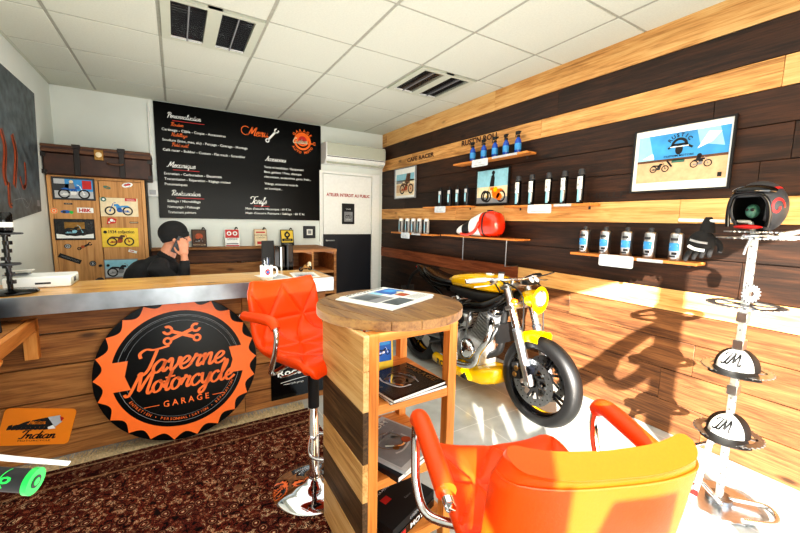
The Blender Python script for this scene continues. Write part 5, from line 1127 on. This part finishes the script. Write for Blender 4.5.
shelf(3.17, 2.20, 1.945, SL[0], (2.87, 2.65, .07), tag_txt='9,90 €', strip=(2.3, 2.6)); shelf(3.72, 2.93, 1.507, SL[1], (3.47, 3.27, .07), tag_txt='12 €'); shelf(2.42, 1.60, 1.492, SL[2], (2.15, 1.92, .07), tag_txt='15 €', strip=(1.75, 1.9)); shelf(4.48, 3.52, 1.185, SL[3], (4.2, 3.99, .075), tag_txt='18 €', strip=(3.75, 3.95)); shelf(1.73, .93, 1.13, SL[4], (1.50, 1.27, .08), tag_txt='HUILE MOTEUR 25 €', strip=(1.1, 1.25))
t = thing('tank_shelf', 'narrow timber shelf on two metal rods carrying the painted fuel tank', 'shelf', (WX, 2.73, 1.2))
b = MB().m('honey_y'); b.r = .3; b.box2((-.20, -.52, -.016), (-.004, .52, 0)); b.build('board', t, bevel=.002)
for y in (-.40, .18): b = MB().m('steel').tube([(-.17, y, -.016), (-.17, y, -.25), (-.01, y, -.25)], .006, 8); b.build('rod', t)
# spray bottles
XS = WX-.075
def make_spray(loc, label):
    t = thing('spray_bottle', label, 'spray bottle', loc, group='blue spray bottles on the highest wall shelf')
    b = MB().m('blue_liquid').lathe([(0, 0), (.026, 0), (.028, .006), (.028, .10), (.022, .122), (.012, .135), (.012, .142), (0, .142)], seg=24); b.build('bottle', t)
    b = MB().m('sky'); b.lathe([(.0284, .03), (.0288, .031), (.0288, .085), (.0284, .086)], seg=24); b.build('label_band', t)
    b = MB().m('black_matte').lathe([(0, .138), (.015, .138), (.015, .155), (.009, .16), (0, .16)], seg=18).box(-.004, .004, .178, .02, .04, .026); b.tube([(0, .022, .17), (0, .03, .155), (0, .026, .14)], .004, 8, smoothpath=4).tube([(0, -.012, .182), (0, -.026, .182)], .007, 10); b.build('trigger', t, bevel=.002)
    return t
s0 = None
for k, y in enumerate((2.93, 2.773, 2.625, 2.488, 2.348)):
    lab = f'{ORD[k]} blue trigger spray bottle from the left on the highest wall shelf'
    if k == 0: s0 = make_spray((XS, y, 1.9455), lab)
    else: dup(s0, (XS, y, 1.9455), .25*((k % 3)-1), lab)
def make_can(loc, label, group, r, h, body, band, cap, capm, deco):
    t = thing('aerosol_can', label, 'can', loc, group=group)
    b = MB().m(body).lathe([(0, 0), (r*.94, 0), (r, .004), (r, h*.80), (r*.9, h*.84), (r*.5, h*.87), (0, h*.87)], seg=28); b.build('body', t)
    b = MB().m(capm)
    if cap == 'tall': b.lathe([(0, h*.80), (r*.93, h*.80), (r*.93, h*.82), (r*.8, h*.98), (r*.7, h), (0, h)], seg=28)
    else: b.lathe([(0, h*.86), (r*.45, h*.86), (r*.4, h*.97), (r*.3, h), (0, h)], seg=20)
    b.build('cap', t)
    b = MB(); b.map = lambda v: (-(r+.0006+v.z)*math.cos(v.x/r), -(r+.0006+v.z)*math.sin(v.x/r), v.y); deco(b, r, h, band); b.build('label_print', t)
    return t
def grid(b, x0, z0, x1, z1, L, n=8):
    for i in range(n): a, c = x0+(x1-x0)*i/n, x0+(x1-x0)*(i+1)/n; b.poly([(a, z0), (c, z0), (c, z1), (a, z1)], L)
def d_tall(b, r, h, band):
    b.m('white'); grid(b, -r*.9, h*.42, r*.9, h*.78, 1); b.m('cyan'); grid(b, -r*.3, h*.05, r*.5, h*.42, 1, 4); b.m('black_matte'); b.poly([(-r*.4, h*.5), (r*.1, h*.5), (-r*.2, h*.62)], 2); b.poly([(-r*.2, h*.64), (r*.4, h*.64), (r*.1, h*.74)], 2); b.m('grey_light'); grid(b, r*.5, h*.1, r*.8, h*.4, 1, 2)
def d_white(b, r, h, band):
    b.m('sky'); grid(b, -r*.9, h*.3, r*.9, h*.55, 1); b.m('white'); b.poly([(-r*.6, h*.4), (r*.6, h*.45), (r*.5, h*.5), (-r*.6, h*.45)], 2); b.m('grey_dark'); grid(b, -r*.6, h*.62, r*.6, h*.7, 1, 4); grid(b, -r*.7, h*.1, r*.4, h*.16, 1, 4); b.m('navy'); grid(b, -r*.2, h*.18, r*.6, h*.26, 1, 4)
def d_mid(b, r, h, band): b.m('grey_light'); grid(b, -r*.9, h*.62, r*.9, h*.8, 1); b.m('cyan'); grid(b, -r*.5, h*.2, r*.6, h*.6, 1, 5); b.m('white'); b.poly([(-r*.3, h*.3), (r*.2, h*.3), (0, h*.55)], 2)
def d_sil(b, r, h, band): b.m('grey_dark'); grid(b, r*.35, h*.05, r*1.1, h*.8, 1, 4); b.m('cyan'); grid(b, -r*.2, h*.2, r*.3, h*.6, 1, 3)
def row(ys, z, fn, n, where):
    c0 = None
    for k, y in enumerate(ys):
        lab = f'{ORD[k]} {n} from the left {where}'
        if k == 0: c0 = fn((XS, y, z), lab)
        else: dup(c0, (XS, y, z), .15*((k % 3)-1), lab)
row((2.316, 2.170, 2.003, 1.860, 1.721), 1.4925, lambda l, s: make_can(l, s, 'tall black cans right of the rider photo', .026, .255, 'black_gloss', None, 'tall', 'grey_dark', d_tall), 'tall black aerosol can', 'right of the rider photo')
row((3.441, 3.277, 3.139, 2.995), 1.5075, lambda l, s: make_can(l, s, 'dark cans left of the rider photo', .026, .215, 'navy', None, 'small', 'black_matte', d_mid), 'dark blue can', 'left of the rider photo')
row((4.30, 4.14, 3.995, 3.858, 3.706), 1.1855, lambda l, s: make_can(l, s, 'small silver cans near the corner', .034, .185, 'grey_light', None, 'tall', 'white', d_sil), 'small silver can', 'on the low shelf near the room corner')
row((1.655, 1.50, 1.352, 1.208, 1.062), 1.1305, lambda l, s: make_can(l, s, 'white cans beside the desert photo', .035, .195, 'alu', None, 'small', 'grey_dark', d_white), 'white and blue can', 'under the desert photo')
# painted fuel tank on its shelf
t = thing('fuel_tank', 'red, white and black painted motorcycle fuel tank on the rod shelf', 'fuel tank', (WX-.12, 2.75, 1.2005), 0)
secs = [(.30, .03, .02, .06), (.26, .055, .004, .09), (.16, .075, .0, .13), (.04, .09, .0, .19), (-.08, .10, .0, .235), (-.18, .10, .0, .25), (-.26, .09, .01, .23), (-.30, .05, .04, .17)]
def lerp_sec(y):
    for (a, b_) in zip(secs[:-1], secs[1:]):
        if a[0] >= y >= b_[0]:
            k = (a[0]-y)/(a[0]-b_[0]); return [a[i]+(b_[i]-a[i])*k for i in range(4)]
def seg_(ya, yb, mt, n=5):
    b.m(mt).loft([section(*lerp_sec(ya+(yb-ya)*i/n), n=28, e=.8) for i in range(n+1)], caps=True)
b = MB(); seg_(.30, .17, 'white'); seg_(.17, .05, 'black_matte'); seg_(.05, -.10, 'white'); seg_(-.10, -.14, 'red_gloss'); seg_(-.14, -.16, 'black_matte', 2); seg_(-.16, -.30, 'red_gloss', 8); b.build('body', t)
b = MB().m('red_gloss').tube([(-.085, .16, .02), (-.10, .05, .015), (-.11, -.06, .05), (-.108, -.12, .14)], .014, 10, smoothpath=6); b.build('stripe', t)
b = MB().m('black_matte').lathe([(0, 0), (.03, 0), (.03, .01), (0, .014)], (0, -.15, .245), seg=20); b.build('filler_cap', t)

# ------------------------------------------------------------------ foreground handlebar at the lower left
t = thing('foreground_handlebar', 'black handlebar grip with green end and white lever in the lower left corner', 'handlebar', (0, 0, 0))
t.name = 'handlebar'
g1_ = Vector((-.183, .662, .971)); gd = Vector((.8, -.32, -.16)).normalized()
GA = g1_-gd*.13
b = MB().m('chrome').tube([GA-gd*.35, g1_-gd*.01], .011, 14); b.build('bar', t)
b = MB().m('black_matte').tube([g1_-gd*.125, g1_-gd*.12, g1_-gd*.008], [.0155, .0142, .015], 24); gp = b.build('grip', t)
b = MB().m('green').tube([g1_-gd*.007, g1_+gd*.0], .0175, 28).m('rubber').tube([g1_, g1_+gd*.0008], .0085, 20).m('green').tube([g1_+gd*.0008, g1_+gd*.0015], .005, 16); b.build('grip_end', gp)
ax = Vector((0, 0, 1)); v_ = Vector((0, -1, 0)); ux = gd; uz = (Vector((-.1, -.62, .55))-gd*gd.dot(Vector((-.1, -.62, .55)))).normalized(); uy = uz.cross(ux)
b = MB().m('green'); b.T = Matrix.Translation(g1_-gd*.125) @ Matrix((ux, uy, uz)).transposed().to_4x4()
b.map = lambda v: (v.x, (.0150+v.z)*math.sin(v.y/.0148), (.0150+v.z)*math.cos(v.y/.0148)); b.text('domino', .028, -.006, .012, 1, w=.075, bold=.03, shear=.2).line([(.095, -.012), (.09, 0), (.095, .014)], .0015, 1, 4); b.build('grip_logo', gp)
b = MB().m('white_pole').tube([GA-gd*.12+Vector((0, .03, .008)), GA+Vector((0, .045, .006)), g1_-gd*.05+Vector((0, .045, .003)), g1_+gd*.03+Vector((0, .047, .001))], [.005, .006, .0055, .0045], 14, flat=.6, smoothpath=6); b.build('lever', t)
b = MB().m('black_matte').box(*(GA-gd*.17+Vector((0, .02, .01))), .05, .05, .04); b.build('lever_clamp', t, bevel=.006)
b = MB().m('steel').tube([GA-gd*.33, GA-gd*.33+Vector((0, .05, -.3)), GA-gd*.33+Vector((0, .1, -1.02))], .018, 12); b.lathe([(0, 0.001), (.14, .001), (.14, .012), (.02, .03), (0, .03)], tuple(Vector(((GA-gd*.33).x, (GA-gd*.33).y+.1, .012))), seg=32); b.build('support_post', t)
t = thing('wooden_trestle', 'brown wooden trestle leg at the lower left corner below the grip', 'trestle', (0, 0, 0))
for x_ in (-.30,):
    b = MB().m('honey'); b.r = .4; b.bar((-.36, .80, .98), (-.24, .66, .012), .05, .03); b.build('leg', t, bevel=.002)
    b = MB().m('honey'); b.r = .6; b.bar((-.36, .80, .98), (-.62, .66, .012), .05, .03); b.build('leg', t, bevel=.002)
b = MB().m('honey_x'); b.box2((-.50, .77, .44), (-.30, .80, .48)); b.build('rail', t)

# ------------------------------------------------------------------ person behind the desk
def capsule(bm_, a, b_, r0, r1, n=12):
    a = Vector(a); b_ = Vector(b_); m = MB(); d = b_-a; pts = []
    L_ = d.length; k = max(2, int(L_/.02)); m.tube([a+d*i/k for i in range(k+1)], [r0, r1], n); m.ell(a, r0, nu=n, nv=8); m.ell(b_, r1, nu=n, nv=8); bm_.v += [v.copy() for v in m.v] if False else []
    o = len(bm_.v); bm_.v += m.v; bm_.f += [tuple(o+i for i in f) for f in m.f]; bm_.mi += [0]*len(m.f); bm_.rn += [0.]*len(m.f); bm_.sm += [True]*len(m.f)
pt = thing('person', 'person in black beanie and black sweater phoning behind the desk', 'person', (0.0, 3.42, 0))
body = MB().m('skin')
C = lambda *a: capsule(body, *a)
hc = Vector((-.005, 0, 1.175))
body.ell(hc+Vector((-.012, 0, .02)), (.092, .075, .095), nu=28, nv=18); body.ell(hc+Vector((.028, 0, -.045)), (.058, .056, .065), nu=24, nv=14)
C(hc+Vector((.05, 0, -.095)), hc+Vector((.035, 0, -.09)), .026, .035)           # chin and jaw
C(hc+Vector((.082, 0, .012)), hc+Vector((.097, 0, -.022)), .009, .012); body.ell(hc+Vector((.08, 0, -.058)), (.012, .022, .006)); body.ell(hc+Vector((.078, 0, -.07)), (.012, .02, .006))
body.ell(hc+Vector((.07, .0, .022)), (.018, .045, .01))                          # brow
for s_ in (-1, 1): body.ell(hc+Vector((-.01, s_*.076, -.01)), (.018, .009, .03)); body.ell(hc+Vector((.068, s_*.028, .0)), (.014, .014, .009))
C(hc+Vector((-.03, 0, -.06)), (-.085, 0, 1.0), .052, .062)                       # neck
body.ell((-.10, -.01, .86), (.15, .17, .15), None, 28, 18); body.ell((-.25, 0, .86), (.11, .17, .15), Matrix.Rotation(.3, 3, 'Y'), 28, 18); body.ell((-.15, 0, .87), (.135, .18, .17), Matrix.Rotation(.25, 3, 'Y'), 28, 18); body.ell((-.22, 0, .70), (.125, .165, .18), Matrix.Rotation(.3, 3, 'Y'), 28, 18); body.ell((-.27, 0, .54), (.14, .17, .12), None, 28, 16)
C((-.12, -.17, .965), (-.10, .17, .965), .062, .062)
C((-.13, -.185, .94), (.02, -.215, .79), .068, .054); C((.02, -.215, .79), (.045, -.145, .985), .052, .036); C((.045, -.145, .985), (.044, -.13, 1.03), .028, .026)
body.ell((.042, -.118, 1.068), (.034, .016, .042), Matrix.Rotation(.1, 3, 'Y'), 20, 12)
for k, (dx, l) in enumerate(((.03, .072), (.011, .082), (-.008, .078), (-.026, .06))):
    x0 = .042+dx*.92; l *= .9; C((x0, -.116, 1.097), (x0-.004, -.120, 1.097+l*.5), .0086, .008); C((x0-.004, -.120, 1.097+l*.5), (x0-.012, -.106, 1.097+l), .008, .0068)
C((.012, -.112, 1.055), (-.008, -.108, 1.075), .0105, .009); C((-.008, -.108, 1.075), (-.018, -.100, 1.10), .009, .0075)
C((-.13, .185, .955), (.0, .24, .72), .062, .046); C((.0, .24, .72), (.19, .14, .63), .045, .032); C((.19, .14, .63), (.23, .12, .615), .028, .026); body.ell((.265, .115, .60), (.045, .036, .016))
for k in range(4): C((.29, .142-.017*k, .60), (.33, .146-.019*k, .592), .0088, .008); C((.33, .146-.019*k, .592), (.352, .147-.02*k, .575), .008, .0068)
C((.25, .085, .60), (.285, .07, .592), .011, .009)
for s_ in (-1, 1):
    C((-.25, s_*.09, .54), (.18, s_*.12, .52), .082, .062); C((.18, s_*.12, .52), (.16, s_*.12, .12), .056, .040); C((.15, s_*.12, .06), (.30, s_*.13, .045), .042, .035)
bo = body.build('body', pt)
md = bo.modifiers.new('join', 'REMESH'); md.mode = 'VOXEL'; md.voxel_size = .0055; md.use_smooth_shade = True
ms = bo.modifiers.new('relax', 'SMOOTH'); ms.iterations = 4; ms.factor = .5
bpy.context.view_layer.update(); dg = bpy.context.evaluated_depsgraph_get()
me2 = bpy.data.meshes.new_from_object(bo.evaluated_get(dg)); bo.modifiers.clear(); bo.data = me2; me2.materials.clear()
for mn in ('skin', 'fabric_black', 'denim', 'rubber'): me2.materials.append(MAT[mn])
nk = Vector((.55, 0, .83))
idx = []
for p in me2.polygons:
    c = p.center
    if c.z < .105: k = 3
    elif c.z < .60 and not (c.x > .2 and c.z > .57): k = 2
    elif (c.x > .2 and c.y > 0 and c.z > .56): k = 0
    elif c.y < -.08 and c.z > 1.005 and c.x > -.04 and c.z < 1.25: k = 0
    elif (c-Vector((-.07, 0, 1.045))).dot(nk) > 0 and abs(c.y) < .1 and c.z > 1.01: k = 0
    else: k = 1
    idx.append(k)
me2.polygons.foreach_set('material_index', idx); me2.polygons.foreach_set('use_smooth', [True]*len(idx))
b = MB().m('fabric_black').ell(hc+Vector((-.018, 0, .038)), (.103, .088, .092), Matrix.Rotation(-.30, 3, 'Y'), 36, 20, keep=lambda x, y, z: z > -.50); b.T = Matrix.Translation(hc+Vector((-.004, 0, .0))) @ Matrix.Rotation(-.30, 4, 'Y') @ Matrix.Diagonal((1.03, .88, 1, 1)); b.lathe([(.088, -.018), (.093, -.016), (.1, .012), (.097, .018)], seg=40)
bn = b.build('beanie', pt)
b = MB().m('dark_brown').ell(hc+Vector((.045, 0, -.088)), (.042, .046, .035), None, 20, 12); b.build('beard', pt)
for s_ in (-1, 1): b = MB().m('cream').ell(hc+Vector((.074, s_*.028, .002)), (.007, .009, .004)); b.m('black_matte').ell(hc+Vector((.079, s_*.028, .002)), (.003, .005, .0038)); b.build('eye', pt)
b = MB().m('fabric_black').T; b = MB().m('fabric_black'); b.T = Matrix.Translation((-.075, 0, 1.015)) @ Matrix.Rotation(.55, 4, 'Y'); b.lathe([(.058, -.01), (.068, -.012), (.071, .0), (.067, .018), (.06, .02), (.058, -.01)], seg=32); b.build('collar', pt)
t = thing('phone', 'dark mobile phone held against the ear of the person', 'phone', (.012, 3.42-.0925, 1.118), rot=(.08, .45, 0))
b = MB().m('grey_dark').box(0, 0, 0, .065, .009, .135); b.build('case', t, bevel=.004); b = MB().m('black_gloss').box(0, .0047, 0, .058, .001, .122); b.build('screen', t)
t = thing('office_chair', 'black office chair under the person behind the desk', 'chair', (-.27, 3.42, 0))
b = MB().m('fabric_black').box(.03, 0, .385, .46, .46, .06); b.build('seat', t, bevel=.025, seg=4)
b = MB().m('fabric_black').box(-.26, 0, .66, .05, .40, .40, Matrix.Rotation(.06, 3, 'Y')); b.build('backrest', t, bevel=.02, seg=4)
b = MB().m('grey_dark').tube([(-.1, 0, .34), (-.27, 0, .36), (-.285, 0, .6)], .015, 10, smoothpath=5).cyl((.03, 0, .08), (.03, 0, .36), .025); b.build('column', t)
b = MB().m('black_matte')
for k in range(5): a = 2*PI*k/5; b.bar((.03, 0, .085), (.03+.26*math.cos(a), .26*math.sin(a), .065), .04, .025); b.ell((.03+.25*math.cos(a), .25*math.sin(a), .028), .027)
b.build('star_base', t)

# ------------------------------------------------------------------ light and camera
def light(kind, name, loc, rot, energy, color, size=None, sy=None, **kw):
    l = bpy.data.lights.new(name, kind); l.energy = energy; l.color = color
    if size: l.shape = 'RECTANGLE'; l.size = size; l.size_y = sy or size
    for k, v in kw.items(): setattr(l, k, v)
    o = bpy.data.objects.new(name, l); COL.objects.link(o); o.location = loc; o.rotation_euler = rot; return o
s = light('SUN', 'sun', (0, -3, 4), (0, 0, 0), 33, (1, .95, .87), angle=.009)
s.rotation_euler = SD.to_track_quat('-Z', 'Y').to_euler()
light('AREA', 'shopfront_daylight', (.85, FY-1.3, 1.5), (PI/2-.05, 0, 0), 190, (.93, .97, 1.0), 4.2, 2.2)
light('AREA', 'ceiling_fill', (.85, 1.6, CZ-.06), (0, 0, 0), 50, (1, .98, .94), 3.0, 4.2)  # added fill lamp standing in for soft light from above
light('AREA', 'upward_fill', (1.0, 2.0, .95), (PI, 0, 0), 70, (1, .98, .95), 3.0, 4.5)  # added fill lamp facing up to brighten the ceiling
w = bpy.data.worlds.new('sky'); scn.world = w; w.use_nodes = True; nt = w.node_tree; bg = nt.nodes['Background']
sk = nt.nodes.new('ShaderNodeTexSky'); sk.sky_type = 'NISHITA'; sk.sun_disc = False; sk.sun_elevation = math.radians(18); sk.sun_rotation = math.radians(222)
nt.links.new(sk.outputs[0], bg.inputs[0]); bg.inputs[1].default_value = .6

F_, YAW, PIT, ROL = 370., .544, .1235, .0197
f = Vector((math.sin(YAW)*math.cos(PIT), math.cos(YAW)*math.cos(PIT), -math.sin(PIT)))
r = Vector((math.cos(YAW), -math.sin(YAW), 0)); u = r.cross(f)
r2 = r*math.cos(ROL)+u*math.sin(ROL); u2 = -r*math.sin(ROL)+u*math.cos(ROL)
cam = bpy.data.cameras.new('camera'); co = bpy.data.objects.new('camera', cam); COL.objects.link(co)
co.matrix_world = Matrix.Translation((0, 0, 1.34)) @ Matrix((r2, u2, -f)).transposed().to_4x4()
cam.sensor_width = 36; cam.lens = 36*F_/800; cam.clip_start = .02; scn.camera = co
scn.view_settings.view_transform = 'Standard'; scn.view_settings.look = 'Medium High Contrast'; scn.view_settings.exposure = -.18
scn.cycles.use_denoising = True; scn.cycles.max_bounces = 8; scn.cycles.sample_clamp_indirect = 6; scn.cycles.caustics_reflective = False; scn.cycles.caustics_refractive = False
